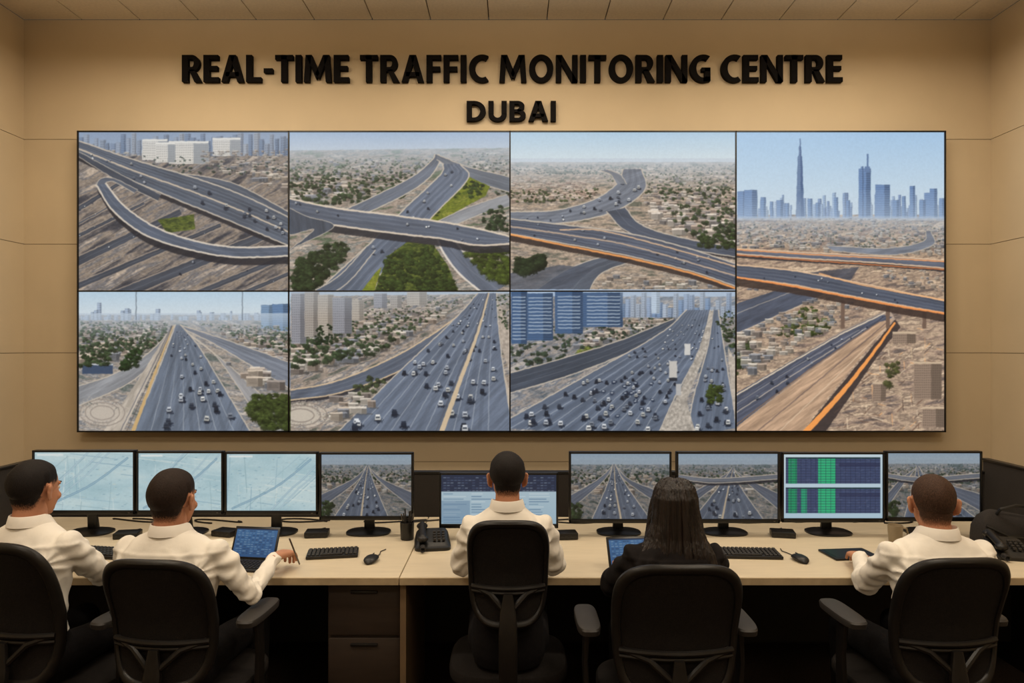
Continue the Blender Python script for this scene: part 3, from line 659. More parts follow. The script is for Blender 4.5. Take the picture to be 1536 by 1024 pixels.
# ================================================================== lettering (bold humanist sans, cut from sheet)
def bar(x0,y0,x1,y1): return [[(x0,y0),(x1,y0),(x1,y1),(x0,y1)]]
def arc(cx,cy,ro,ri,a0,a1,n=26):
    out=[]; A=[math.radians(a0+(a1-a0)*i/n) for i in range(n+1)]
    for i in range(n):
        out.append([(cx+ro[0]*math.cos(A[i]),cy+ro[1]*math.sin(A[i])),(cx+ro[0]*math.cos(A[i+1]),cy+ro[1]*math.sin(A[i+1])),(cx+ri[0]*math.cos(A[i+1]),cy+ri[1]*math.sin(A[i+1])),(cx+ri[0]*math.cos(A[i]),cy+ri[1]*math.sin(A[i]))])
    return out
ST=bar(0,0,.2,1)
GL={
'R':(ST+bar(.19,.84,.34,1)+bar(.19,.39,.34,.55)+arc(.33,.695,(.26,.305),(.07,.145),-90,90)+[[(.24,.45),(.42,.45),(.65,0),(.415,0)]],.64),
'E':(ST+bar(.19,.83,.50,1)+bar(.19,.43,.47,.59)+bar(.19,0,.52,.17),.52),
'A':([[(0,0),(.205,0),(.455,1),(.26,1)],[(.535,0),(.75,0),(.49,1),(.295,1)]]+bar(.15,.2,.60,.36),.75),
'L':(ST+bar(.19,0,.51,.17),.51),'-':(bar(.0,.34,.30,.50),.30),'T':(bar(0,.83,.6,1)+bar(.2,0,.4,1),.6),'I':(ST,.2),
'M':([[(0,0),(.185,0),(.245,1),(.06,1)],[(.92,0),(.735,0),(.675,1),(.86,1)],[(.08,1),(.27,1),(.53,.30),(.41,.10)],[(.84,1),(.65,1),(.39,.30),(.51,.10)]],.92),
'F':(ST+bar(.19,.83,.50,1)+bar(.19,.40,.47,.57),.49),
'C':(arc(.45,.5,(.45,.515),(.235,.345),62,298,40),.66),
'O':(arc(.41,.5,(.41,.515),(.20,.345),0,360,48),.82),
'N':(bar(0,0,.185,1)+bar(.55,0,.735,1)+[[(0,1),(.205,1),(.735,0),(.53,0)]],.735),
'G':(arc(.45,.5,(.45,.515),(.235,.345),60,300,40)+bar(.50,.03,.69,.53)+bar(.39,.39,.69,.53)+[[(.45,0),(.69,.03),(.69,.2),(.45,.16)]],.69),
'D':(ST+bar(.19,.83,.30,1)+bar(.19,0,.30,.17)+arc(.28,.5,(.45,.5),(.235,.33),-90,90,32),.73),
'U':(bar(0,.34,.2,1)+bar(.5,.34,.7,1)+arc(.35,.36,(.35,.375),(.15,.20),180,360,30),.70),
'B':(ST+bar(.19,.85,.32,1)+bar(.19,.44,.34,.58)+bar(.19,0,.34,.155)+arc(.31,.73,(.27,.27),(.08,.125),-90,90)+arc(.33,.29,(.30,.29),(.10,.14),-90,90),.63)}
def lettering(txt,x0,x1,z0,z1,gap=.085,space=.28):
    W=0
    for ch in txt: W+= space if ch==' ' else GL[ch][1]+gap
    W-=gap; sx_=(x1-x0)/W; szz=z1-z0; cur=0; mb=MB()
    for ch in txt:
        if ch==' ': cur+=space; continue
        for P in GL[ch][0]:
            n=len(P); ar=sum(P[i][0]*P[(i+1)%n][1]-P[(i+1)%n][0]*P[i][1] for i in range(n))
            if ar<0: P=P[::-1]
            vs=[(x0+(cur+px)*sx_,4.964,z0+py*szz) for px,py in P]+[(x0+(cur+px)*sx_,4.9995,z0+py*szz) for px,py in P]
            fs=[tuple(range(n)),tuple(range(2*n-1,n-1,-1))]+[(i,n+i,n+(i+1)%n,(i+1)%n) for i in range(n)]
            mb.add(vs,fs,M_letter)
        cur+=GL[ch][1]+gap
    mb.obj('wall_lettering',smooth=False,fix=False)
lettering('REAL-TIME TRAFFIC MONITORING CENTRE',-2.342,2.347,3.630,3.820)
lettering('DUBAI',-.322,.312,3.352,3.494,.10)

# ================================================================== video wall
VW=empty('video_wall')
sx=lambda px:(px-768)/214.3
sz=lambda py:1.75-(py-520)/214.3
YV=4.9
X=[sx(115.5),sx(433),sx(765),sx(1104),sx(1419)]; Zt,Zm,Zb=sz(196),sz(436.5),sz(648)
mb=MB()
mb.box(((X[0]+X[-1])/2,YV+.055,(Zt+Zb)/2),(X[-1]-X[0],.09,Zt-Zb),M_bezel,r=.004)
b=.010
mb.box(((X[0]+X[-1])/2,YV+.004,Zt-b/2),(X[-1]-X[0],.014,b),M_bezel); mb.box(((X[0]+X[-1])/2,YV+.004,Zb+b/2),(X[-1]-X[0],.014,b),M_bezel)
for x in (X[0]+b/2,X[1],X[2],X[3],X[4]-b/2): mb.box((x,YV+.004,(Zt+Zb)/2),(b,.014,Zt-Zb),M_bezel)
mb.box(((X[0]+X[3])/2,YV+.004,Zm),(X[3]-X[0],.014,b),M_bezel)
mb.box((0,4.985,1.9),(5.2,.03,.08),M_steel)
mb.obj('frame',VW,smooth=False)
B=WALLPIC.b
def crop(x0,y0,x1,y1): return B[int(max(0,y0-197)*RES):int((y1-197)*RES),int(max(0,x0-115)*RES):int((x1-115)*RES)]
cols=[115,433,765,1104,1420]
k=1
for i in range(4):
    rows=((197,437),(437,647)) if i<3 else ((197,647),)
    for (r0,r1) in rows:
        z1=Zt if r0==197 else Zm; z0=Zb if r1==647 else Zm
        screen('display_%d'%k,crop(cols[i],r0,cols[i+1],r1),X[i]+.003,X[i+1]-.003,z0+.003,z1-.003,YV+.006,M_screen,VW); k+=1

# ================================================================== desk
mb=MB()
DZ=.75; DF=3.04; DB=4.12
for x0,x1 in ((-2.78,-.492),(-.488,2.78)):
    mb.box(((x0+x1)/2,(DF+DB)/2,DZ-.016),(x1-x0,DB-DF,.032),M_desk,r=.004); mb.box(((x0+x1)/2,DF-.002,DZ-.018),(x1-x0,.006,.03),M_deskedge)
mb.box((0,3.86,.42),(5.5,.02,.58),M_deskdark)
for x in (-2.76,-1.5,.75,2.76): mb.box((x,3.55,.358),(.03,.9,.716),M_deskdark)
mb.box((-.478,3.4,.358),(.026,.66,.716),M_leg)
mb.obj('control_desk',smooth=False)
mb=MB()
mb.box((0,4.145,.50),(5.62,.04,1.0),M_part,r=.005); mb.box((0,4.145,1.008),(5.62,.05,.016),M_black,r=.003)
for s in (-1,1): mb.box((s*2.80,3.66,.54),(.035,.96,1.08),M_part,r=.004); mb.box((s*2.80,3.66,1.086),(.045,.97,.014),M_black,r=.003)
mb.obj('desk_partition')
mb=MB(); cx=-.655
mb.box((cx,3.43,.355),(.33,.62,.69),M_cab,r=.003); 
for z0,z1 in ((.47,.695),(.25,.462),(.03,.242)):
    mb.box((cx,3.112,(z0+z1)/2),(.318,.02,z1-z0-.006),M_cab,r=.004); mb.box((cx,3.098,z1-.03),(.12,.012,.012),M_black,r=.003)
mb.obj('drawer_cabinet')

# ================================================================== monitors
def monitor(x,z0,z1,w,y,pic,yaw=0):
    e=empty('computer_monitor',(x,y,DZ)); e.rotation_euler=(0,0,yaw); z0-=DZ;z1-=DZ
    mb=MB(); t=.011; bb=.022
    mb.box((0,.02,(z0+z1)/2),(w,.026,z1-z0),M_bezel,r=.004)
    mb.box((0,.003,z1-t/2),(w,.016,t),M_bezel,r=.003); mb.box((0,.003,z0+bb/2),(w,.016,bb),M_bezel,r=.003)
    for s in (-1,1): mb.box((s*(w/2-t/2),.003,(z0+z1)/2),(t,.016,z1-z0),M_bezel,r=.003)
    mb.box((0,.045,(z0+z1)/2),(w*.6,.03,(z1-z0)*.6),M_bezel,r=.01)
    mb.loft([((0,.09,.01),(.03,0,0),(0,.014,0)),((0,.075,.12),(.024,0,0),(0,.012,0)),((0,.06,z0+.12),(.03,0,0),(0,.014,0))],M_bezel,16,sup=4)
    mb.box((.0,.06,z0+.12),(.09,.03,.09),M_bezel,r=.006)
    mb.loft([((0,.06,0.0005),(.118,0,0),(0,.088,0)),((0,.06,.008),(.118,0,0),(0,.088,0)),((0,.06,.013),(.105,0,0),(0,.076,0)),((0,.075,.018),(.045,0,0),(0,.03,0))],M_bezel,32,sup=2.6)
    mb.box((w/2-.03,-.0055,z0+.01),(.01,.002,.003),M_steel)
    mb.obj('housing',e)
    screen('screen_panel',pic.b,-w/2+t,w/2-t,z0+bb,z1-t,.004,M_mon,e)
Y0=3.71
monitor(-2.270,.862,1.202,.545,Y0,mappic(1)); monitor(-1.761,.862,1.197,.462,Y0,mappic(2)); monitor(-1.276,.86,1.193,.494,Y0,mappic(3))
monitor(-.772,.832,1.19,.498,Y0,roadpic(11,82,0,18,-14)); monitor(-.069,.806,1.094,.62,3.646,dashpic())
monitor(.574,.816,1.194,.543,Y0,roadpic(12,70,0,16,10)); monitor(1.145,.816,1.194,.548,Y0,roadpic(13,88,20,22,-20,6)); monitor(1.703,.82,1.191,.546,Y0,tablepic()); monitor(2.237,.826,1.197,.51,Y0,roadpic(14,52,30,20,24,10))
random.seed(77)
# ================================================================== chairs
def chair(x,y,yaw,W,zb,zt,armz=.72,armx=.265,arms=True):
    mb=MB(); N=72; hw=W/2; h=(zt-zb)/2; zc=(zt+zb)/2
    def surf(u,v):
        xx=u*hw*(1-.11*(1-v)/2); z=zc+v*h
        yy=.055*(u*u)*(1-.3*abs(v))-.07*(v+1)/2*(h/.22)*.6+.02*math.cos(v*2.4+.6)
        return xx,yy,z
    def shell(Rs,th,m):
        vs=[];fs=[]
        for side in (1,-1):
            for r,t in zip(Rs,th):
                for i in range(N):
                    a=2*math.pi*i/N; c,s_=math.cos(a),math.sin(a); n=3.8
                    u=math.copysign(abs(c)**(2/n),c)*r; v=math.copysign(abs(s_)**(2/n),s_)*r
                    xx,yy,z=surf(u,v); vs.append((xx,yy+side*t/2,z))
        R=len(Rs)
        for sd in (0,1):
            o=sd*R*N
            for j in range(R-1):
                for i in range(N):
                    k2=(i+1)%N; f=(o+j*N+i,o+j*N+k2,o+(j+1)*N+k2,o+(j+1)*N+i); fs.append(f if sd else f[::-1])
        for i in range(N):
            k2=(i+1)%N; fs.append(((R-1)*N+i,(R-1)*N+k2,R*N+(R-1)*N+k2,R*N+(R-1)*N+i)); fs.append((i,R*N+i,R*N+k2,k2))
        mb.add(vs,fs,m)
    shell([.001,.25,.5,.7,.82,.875],[.012]*6,M_fabric)
    shell([.86,.875,.91,.95,.98,1.0],[.008,.024,.036,.038,.03,.014],M_frame)
    def sp(u,v,o=-.016): a,b_,c=surf(u,v); return (a,b_+o,c)
    for v,r in ((-.28,.011),(-.36,.008)):
        mb.tube([sp(u,v) for u in np.linspace(-.9,.9,17)],r,M_frame,8)
    for s in (-1,1): mb.tube([sp(0,-.95,-.03),sp(s*.12,-.62,-.03),sp(s*.45,-.38,-.02),sp(s*.85,-.28,-.01)],.012,M_frame,8)
    a0=sp(0,-.35,-.03); a1=sp(0,-1.0,-.045)
    mb.loft([(a0,(.018,0,0),(0,.01,0)),(sp(0,-.7,-.035),(.032,0,0),(0,.013,0)),(a1,(.036,0,0),(0,.015,0)),((0,-.03,.45),(.036,0,0),(0,.016,0)),((0,.0,.40),(.036,0,0),(0,.02,.01)),((0,.05,.375),(.036,0,0),(0,.004,.02)),((0,.25,.365),(.04,0,0),(0,.004,.02))],M_frame,16,sup=4)
    sw=.245
    mb.loft([((0,.27,z),(sw*k,0,0),(0,.235*k,0)) for z,k in ((.385,.55),(.388,.88),(.396,.96),(.405,.985))],M_frame,40,sup=3.4)
    mb.loft([((0,.27,z),(sw*k,0,0),(0,.235*k,0)) for z,k in ((.404,.97),(.415,1),(.437,1),(.45,.97),(.457,.9),(.459,.6),(.457,.2))],M_fabric,40,sup=3.4)
    mb.box((0,.25,.37),(.2,.2,.035),M_frame,r=.01)
    if arms:
        for s in (-1,1):
            mb.loft([((s*.10,.25,.375),(0,.03,0),(0,0,.008)),((s*(armx-.03),.25,.378),(0,.03,0),(0,0,.01)),((s*armx,.25,.41),(0,.03,0),(-s*.012,0,.004)),((s*(armx+.008),.24,.55),(0,.026,0),(-s*.011,0,0)),((s*armx,.24,armz-.03),(0,.03,0),(-s*.014,0,0))],M_frame,16,sup=4)
            mb.loft([((s*armx,.245,z),(.045*k,0,0),(0,.135*k,0)) for z,k in ((armz-.034,.8),(armz-.028,.97),(armz-.01,1),(armz-.003,.95),(armz,.8),(armz,.3))],M_pad,28,sup=3.6)
    mb.cyl((0,.25,.10),.028,.17,M_black,20); mb.cyl((0,.25,.2),.018,.17,M_steel,20); mb.cyl((0,.25,.075),.045,.05,M_frame,20)
    for i in range(5):
        a=2*math.pi*i/5+.3; d=Vector((math.cos(a),math.sin(a),0)); c=Vector((0,.25,0))
        mb.capsule(c+Vector((0,0,.105)),c+d*.30+Vector((0,0,.075)),.024,.015,M_frame,10,flat=.8)
        e=c+d*.30; mb.cyl(e+Vector((0,0,.05)),.008,.03,M_frame,8); t=Vector((-d.y,d.x,0))
        for s in (-1,1):
            q=e+t*s*.013; mb.loft([(q-t*.008+Vector((0,0,.027)),d*.026,(0,0,.026)),(q+t*.008+Vector((0,0,.027)),d*.026,(0,0,.026))],M_black,18)
    mb.xform(Matrix.Translation((x,y,0))@Matrix.Rotation(yaw,4,'Z'))
    return mb.obj('office_chair')
R_=math.radians
chair(-1.84,2.56,R_(-12),.42,.50,1.055)
chair(-1.285,2.54,R_(-5),.43,.50,.998)
chair(-.015,2.70,0,.335,.665,1.095,arms=False)
chair(.577,2.44,0,.475,.50,1.012,armz=.72,armx=.29)
chair(1.585,2.52,R_(3),.435,.50,1.010,armz=.72,armx=.275)

# ================================================================== people
def remesh(src,voxel,smooth_it,tagmats,dst,rule=None,disp=None,hairf=None):
    me=bpy.data.meshes.new('tmp'); me.from_pydata(src.v,[],src.f)
    bm=bmesh.new(); bm.from_mesh(me); bmesh.ops.recalc_face_normals(bm,faces=bm.faces); bm.to_mesh(me); bm.free()
    o=bpy.data.objects.new('tmp',me); scene.collection.objects.link(o)
    r=o.modifiers.new('r','REMESH'); r.mode='VOXEL'; r.voxel_size=voxel
    s=o.modifiers.new('s','SMOOTH'); s.factor=.5; s.iterations=smooth_it
    dg=bpy.context.evaluated_depsgraph_get(); dg.update()
    m2=bpy.data.meshes.new_from_object(o.evaluated_get(dg)); bpy.data.objects.remove(o)
    kd=kdtree.KDTree(len(src.v))
    for i,v in enumerate(src.v): kd.insert(v,i)
    kd.balance()
    vt=[src.tag[kd.find(v.co)[1]] for v in m2.vertices]
    vs=[]; base=len(dst.v)
    for i,v in enumerate(m2.vertices):
        t=vt[i]
        if rule: t=rule(v.co,t); vt[i]=t
        c=v.co.copy()
        if hairf: dst.hair[base+i]=hairf(v.co,t)
        if disp: c+=v.normal*disp(v.co,t)
        vs.append(c[:])
    dst.v.extend(vs); dst.tag.extend(vt)
    for pl in m2.polygons:
        ts=[vt[i] for i in pl.vertices]; t=max(set(ts),key=ts.count)
        dst.f.append(tuple(base+i for i in pl.vertices)); dst.m.append(dst.mi(tagmats[t]))
    bpy.data.meshes.remove(m2)

def hand(dst,wrist,d,up,side,curl,skin):
    d=Vector(d).normalized(); up=Vector(up); up=(up-d*up.dot(d)).normalized(); t=d.cross(up).normalized()
    if t.dot(Vector(side))<0: t=-t
    w=Vector(wrist); mb=MB()
    mb.loft([(w-d*.04,t*.024,up*.019),(w,t*.026,up*.017),(w+d*.03,t*.034,up*.016),(w+d*.06,t*.040,up*.015),(w+d*.088,t*.041,up*.013),(w+d*.096,t*.036,up*.009)],skin,20,sup=2.5)
    for off,L,r in ((.031,.070,.0088),(.0105,.078,.009),(-.0105,.072,.0088),(-.030,.056,.0078)):
        p0=w+d*.082+t*off; ang=curl*.5; segs=(.45,.32,.25); cur=p0; dd=d+t*off*.8
        dd.normalize()
        for k2,f in enumerate(segs):
            dr=(dd*math.cos(ang)-up*math.sin(ang)).normalized(); nx=cur+dr*L*f*1.05
            mb.capsule(cur,nx,r*(1-.07*k2),r*(1-.07*(k2+1)),skin,10); cur=nx; ang+=curl*.8
    b0=w+d*.02+t*.026-up*.004; b1=b0+(d*.55+t*.65-up*.25).normalized()*.042; b2=b1+(d*.85+t*.25-up*.35).normalized()*.032; b3=b2+(d*.95-up*.3).normalized()*.024
    mb.capsule(b0,b1,.014,.0115,skin,10); mb.capsule(b1,b2,.0112,.0098,skin,10); mb.capsule(b2,b3,.0096,.008,skin,10)
    remesh(mb,.003,2,{0:skin},dst)

def head(dst,c,yaw,tilt,sc,hairm,skin,style='short'):
    c=Vector(c); mb=MB(); S=0;H=1;E=2;Lp=3
    mb.ell((0,-.014,.028),(.075,.097,.086),skin,26,S); mb.ell((0,.026,-.025),(.063,.064,.085),skin,22,S); mb.ell((0,.036,-.074),(.046,.046,.036),skin,18,S); mb.ell((0,.070,-.097),(.018,.014,.014),skin,12,S)
    mb.capsule((0,.086,.012),(0,.106,-.028),.0075,.012,skin,12,tag=S); 
    for s in (-1,1):
        mb.ell((s*.012,.096,-.031),(.008,.009,.007),skin,10,S); mb.capsule((s*.012,.083,.022),(s*.045,.07,.02),.009,.007,skin,10,tag=S); mb.ell((s*.04,.058,-.03),(.022,.022,.02),skin,12,S)
        if style!='long':
            er=Matrix.Rotation(s*.55,3,'Z')
            mb.ell((s*.079,-.014,-.006),(.008,.022,.032),skin,16,E,rot=er); mb.ell((s*.086,-.020,.010),(.007,.014,.017),skin,12,E,rot=er); mb.ell((s*.073,-.004,-.032),(.008,.009,.011),skin,10,E)
        else: mb.ell((s*.074,.0,-.006),(.008,.018,.028),skin,14,E)
    mb.ell((0,.088,-.056),(.022,.009,.006),skin,12,Lp); mb.ell((0,.087,-.065),(.019,.009,.006),skin,12,Lp)
    mb.capsule((0,-.025,-.05),(0,-.035,-.17),.053,.057,skin,22,tag=S)
    mb.ell((0,-.045,-.035),(.057,.044,.06),skin,18,S)
    if style=='long':
        rg=[]
        for z,rx,ry,cy in ((.122,.03,.035,-.01),(.115,.052,.062,-.014),(.09,.074,.088,-.018),(.05,.086,.098,-.026),(.0,.089,.088,-.036),(-.05,.094,.074,-.05),(-.10,.112,.062,-.062),(-.15,.142,.05,-.082),(-.21,.150,.04,-.098),(-.28,.14,.034,-.108),(-.34,.12,.028,-.112),(-.38,.08,.02,-.112)):
            rg.append(((0,cy,z),(rx,0,0),(0,ry,0)))
        rr=[]
        for i in range(len(rg)-1):
            for f in (0,.34,.67):
                a,b_=rg[i],rg[i+1]; rr.append(tuple(Vector(a[k2]).lerp(Vector(b_[k2]),f) for k2 in range(3)))
        rr.append(rg[-1]); mb.loft(rr,skin,40,H)
        for s in (-1,1): mb.capsule((s*.07,.03,.03),(s*.098,.0,-.16),.022,.03,skin,12,tag=H)
    hy=[-.13,-.06,-.035,-.012,.012,.03,.05,.09]; hz=[-.058,-.060,-.028,.022,.03,.03,.055,.074]
    def rule(co,t):
        if style!='long': return t if t in (E,Lp) else S
        if t in (E,Lp): return t
        if t==H: return H
        return H if co.z>np.interp(co.y,hy,hz) and co.y<.06 else S
    def hairv(co,soft=None):
        lim=float(np.interp(co.y,hy,hz)); 
        v=(co.z-lim)/(soft or (.026 if co.y<.02 else .010))
        if abs(co.x)>.06 and -.04<co.y<.014: v=min(v,(co.z-.018)/(soft or .014))
        return v
    def hairf(co,t):
        if t in (E,Lp): return 0.0
        v=hairv(co)
        if style=='crop': v=min(v,.2+1.1*(co.z+.075)/.1)
        return max(0.0,min(1.0,.5+v*.5))
    def disp(co,t):
        if style=='long':
            if t!=H: return 0
            a=math.atan2(co.x,-(co.y+.03)); return .006*mnoise.noise(Vector((a*9,co.z*3,0)))+.0045*mnoise.noise(Vector((a*26,co.z*4,3)))
        if t in (E,Lp): return 0
        h=max(0,min(1,hairv(co,.055))); h=h*h*(3-2*h)
        if h<=0: return 0
        return h*((.009 if style=='short' else .003)+.0016*mnoise.noise(Vector((co.x*40,co.y*40,co.z*22))))
    st=len(dst.v); mm={S:skin if style=='long' else hairm,H:hairm,E:skin,Lp:M_lips}
    remesh(mb,.0036,3,mm,dst,rule,disp,None if style=='long' else hairf)
    for s in (-1,1):
        dst.ell((s*.030,.0735,.002),(.013,.012,.010),M_eye,12); dst.ell((s*.030,.0825,.002),(.0055,.004,.0055),M_iris,10)
        dst.capsule((s*.016,.090,.024),(s*.046,.078,.025),.0035,.0025,M_brow,8)
    M=Matrix.Translation(c)@Matrix.Rotation(yaw,4,'Z')@Matrix.Rotation(tilt,4,'X')@Matrix.Scale(sc,4); dst.xform(M,st)

def person(name,hip,neck,sw,yaw,hc,hyaw,htilt,hsc,hairm,armL,armR,cloth=M_shirt,style='short',skin=M_skinA,curl=.5,seat=.46,belt=.64):
    out=MB(); mb=MB(); SH,SK,PT,SO=0,1,2,3
    hip=Vector((hip[0],hip[1],seat)); neck=Vector(neck); R=Matrix.Rotation(yaw,3,'Z'); ux=R@Vector((1,0,0)); uy=R@Vector((0,1,0)); k=sw/.205
    prof=((0,.15,.12),(.08,.165,.128),(.2,.158,.122),(.38,.148,.110),(.58,.166,.116),(.74,.186,.114),(.83,.186,.102),(.885,.165,.088),(.93,.122,.076),(.965,.082,.068),(1.0,.062,.060))
    rg=[]
    for i in range(41):
        t=i/40; rx=np.interp(t,[q[0] for q in prof],[q[1] for q in prof])*k; ry=np.interp(t,[q[0] for q in prof],[q[2] for q in prof])*(.6+.4*k)
        c=hip.lerp(neck,t)-uy*.035*math.sin(t*math.pi)*1.0; rg.append((c,ux*rx,uy*ry))
    mb.loft(rg,cloth,40,SH,sup=2.3)
    up=(Vector(hc)-neck).normalized()
    mb.capsule(neck-Vector((0,0,.03)),neck+up*.06,.056*hsc,.052*hsc,skin,20,tag=SK)
    for s,arm in ((-1,armL),(1,armR)):
        sh=hip.lerp(neck,.835)+ux*s*(sw-.045); el=Vector(arm[0]); wr=Vector(arm[1])
        mb.ell(sh,(.058,.062,.056),cloth,18,SH)
        mb.capsule(hip.lerp(neck,.87)+ux*s*.06,sh,.055,.052,cloth,18,tag=SH)
        mb.capsule(sh,el,.056,.045,cloth,18,tag=SH); mb.capsule(el,wr,.046,.033,cloth,18,tag=SH)
        d=(wr-el).normalized(); u_=d.cross(Vector((0,0,1))).normalized(); w_=d.cross(u_)
        mb.loft([(wr+d*q,u_*r,w_*r) for q,r in ((-.03,.034),(-.015,.037),(0,.037),(.012,.0365))],cloth,18,SH)
        hd=Vector(arm[2]) if len(arm)>2 else d
        hand(out,wr+d*.02,hd,Vector((0,0,1)),ux*(-s),arm[3] if len(arm)>3 else curl,skin)
        hp=hip+ux*s*.095*k+uy*.02+Vector((0,0,.075)); kn=hip+ux*s*.12+uy*.43+Vector((0,0,.065)); an=Vector((kn.x,kn.y-.03,.10))+ux*s*.01
        mb.capsule(hp,kn,.082,.06,cloth,20,tag=PT); mb.capsule(kn,an,.060,.044,cloth,18,tag=PT)
        mb.capsule(an+Vector((0,0,-.045)),an+uy*.05+Vector((0,0,-.055)),.042,.04,cloth,14,tag=SO); mb.capsule(an+Vector((0,0,-.06)),an+uy*.17+Vector((0,0,-.066)),.038,.033,cloth,14,tag=SO)
    def rule(co,t):
        if t==SH and co.z<belt: return PT
        return t
    sh0=hip.lerp(neck,.8); AX=[(Vector(armL[0])),(Vector(armR[0]))]
    SHO=[hip.lerp(neck,.76)+ux*s*(sw-.06) for s in (-1,1)]
    def disp(co,t):
        if t==SH:
            f=min(1,max(.15,(neck.z-.03-co.z)/.08))
            q=co-sh0
            a=mnoise.noise(Vector((q.x*8+q.z*5,q.y*7,q.z*5+3))); b_=mnoise.noise(Vector((q.x*18+5-q.z*12,q.y*13,q.z*9)))
            r=f*(.026*(.18-abs(a))+.012*(.18-abs(b_)))
            for e in AX:
                dd=(co-e).length
                if dd<.14: r+=.007*math.sin((co-e).dot(Vector((.3,.8,-.5)))*140+mnoise.noise(co*15)*3)*(1-dd/.14)
            for e in SHO:   # creases radiating from the armholes
                v=co-e; dd=v.length
                if dd<.16:
                    an=math.atan2(v.z,v.dot(ux)); r+=.0055*math.sin(an*7+mnoise.noise(co*10)*2)*math.sin(min(1,dd/.16)*math.pi)
            if q.dot(uy)<0: r+=.0045*math.exp(-((q.z-.035)/.006)**2)   # yoke seam
            return r
        if t==PT: return .003*mnoise.noise(co*14)
        return 0
    remesh(mb,.0072,3,{SH:cloth,SK:skin,PT:M_pants,SO:M_shoe},out,rule,disp)
    # turned-down collar
    if cloth is M_shirt:
        rin=.062*hsc; vs=[];fs=[];n=44
        prof2=((rin,-.012),(rin+.001,.016),(rin+.004,.021),(rin+.008,.018),(rin+.015,-.010),(rin+.018,-.020),(rin+.015,-.021),(rin+.006,.008))
        A=[math.radians(-250+320*i/(n-1)) for i in range(n)]
        for i,a in enumerate(A):
            fr=max(0,math.sin(a)); c_,s2=math.cos(a),math.sin(a)
            for rr,zz in prof2:
                ext=1+.25*fr*(zz<0)
                vs.append(neck+Vector((0,-.004,.0))+ux*c_*rr*ext+uy*s2*rr*1.03*ext+Vector((0,0,zz-.022*fr-(.012*fr if zz<0 else 0))))
        K=len(prof2)
        for i in range(n-1):
            for j in range(K): fs.append((i*K+j,i*K+(j+1)%K,(i+1)*K+(j+1)%K,(i+1)*K+j))
        fs.append(tuple(range(K))); fs.append(tuple((n-1)*K+j for j in range(K))[::-1])
        out.add(vs,fs,M_collar)
    head(out,hc,hyaw,htilt,hsc,hairm,skin,style)
    return out.obj(name,angle=80)

person('seated_man',(-1.88,2.74),(-1.905,2.77,1.072),.205,R_(-8),(-1.905,2.80,1.180),R_(-10),R_(-4),.98,M_hairK,
  ((-2.12,2.86,.80),(-2.10,3.12,.795),(.2,1,-.12)),((-1.715,2.93,.80),(-1.90,3.14,.80),(-.5,.8,-.1)))
person('seated_man',(-1.31,2.72),(-1.345,2.76,1.040),.222,R_(-6),(-1.345,2.785,1.143),R_(-6),R_(-3),1.02,M_hairB,
  ((-1.53,2.86,.80),(-1.40,3.12,.80),(.3,1,-.1)),((-1.035,2.79,.772),(-1.035,3.05,.825),(.25,1,-.05),.75))
person('seated_man',(-.015,2.87),(-.02,2.92,1.098),.19,0,(-.02,2.96,1.195),R_(2),R_(-6),.93,M_hairK,
  ((-.215,2.95,.835),(-.13,3.19,.80),(.3,1,-.1)),((.178,2.95,.840),(.10,3.19,.80),(-.3,1,-.1)),seat=.47,belt=.73)
person('seated_woman',(.60,2.62),(.615,2.66,1.045),.190,0,(.628,2.70,1.124),R_(-8),R_(-4),.98,M_hairW,
  ((.395,2.80,.80),(.47,3.02,.80),(.1,1,-.1)),((.82,2.82,.80),(.86,3.07,.805),(.3,1,-.15)),cloth=M_dark,style='long')
person('seated_man',(1.62,2.69),(1.650,2.72,1.038),.222,R_(4),(1.655,2.755,1.133),R_(-18),R_(-5),1.0,M_hairL,
  ((1.445,2.86,.79),(1.545,3.10,.812),(.25,1,-.12),.45),((1.86,2.86,.80),(1.80,3.12,.80),(-.2,1,-.1)),style='crop')

# ================================================================== desk clutter
def keyboard(x,y,yaw,w=.40,dp=.13):
    mb=MB(); mb.box((0,0,.010),(w,dp,.014),M_black,r=.004)
    nx=int(w/.019)
    for j in range(5):
        for i in range(nx):
            if j==0 and nx//4<i<nx*3//4: continue
            mb.box((-w/2+.014+i*(w-.028)/(nx-1),-dp/2+.018+j*(dp-.034)/4,.020),(.0155,.0165,.007),M_key,r=.002,seg=1)
    mb.box((0,-dp/2+.018,.020),(w*.4,.0165,.007),M_key,r=.002)
    mb.xform(Matrix.Translation((x,y,DZ))@Matrix.Rotation(yaw,4,'Z')@Matrix.Rotation(R_(1.5),4,'X')); return mb.obj('computer_keyboard')
def mouse(x,y,yaw):
    mb=MB(); rg=[]
    for t in np.linspace(-1,1,13): f=math.sqrt(max(.02,1-abs(t)**2.6)); rg.append(((0,t*.055,.002+.014*f),(.031*f,0,0),(0,0,.014*f)))
    mb.loft(rg,M_black,20); mb.box((0,.03,.028),(.006,.018,.006),M_steel,r=.002)
    mb.tube([(0,.052,.008),(.006,.1,.004),(-.006,.15,.004),(.008,.19,.004)],.0022,M_cable,6)
    mb.xform(Matrix.Translation((x,y,DZ))@Matrix.Rotation(yaw,4,'Z')); return mb.obj('computer_mouse')
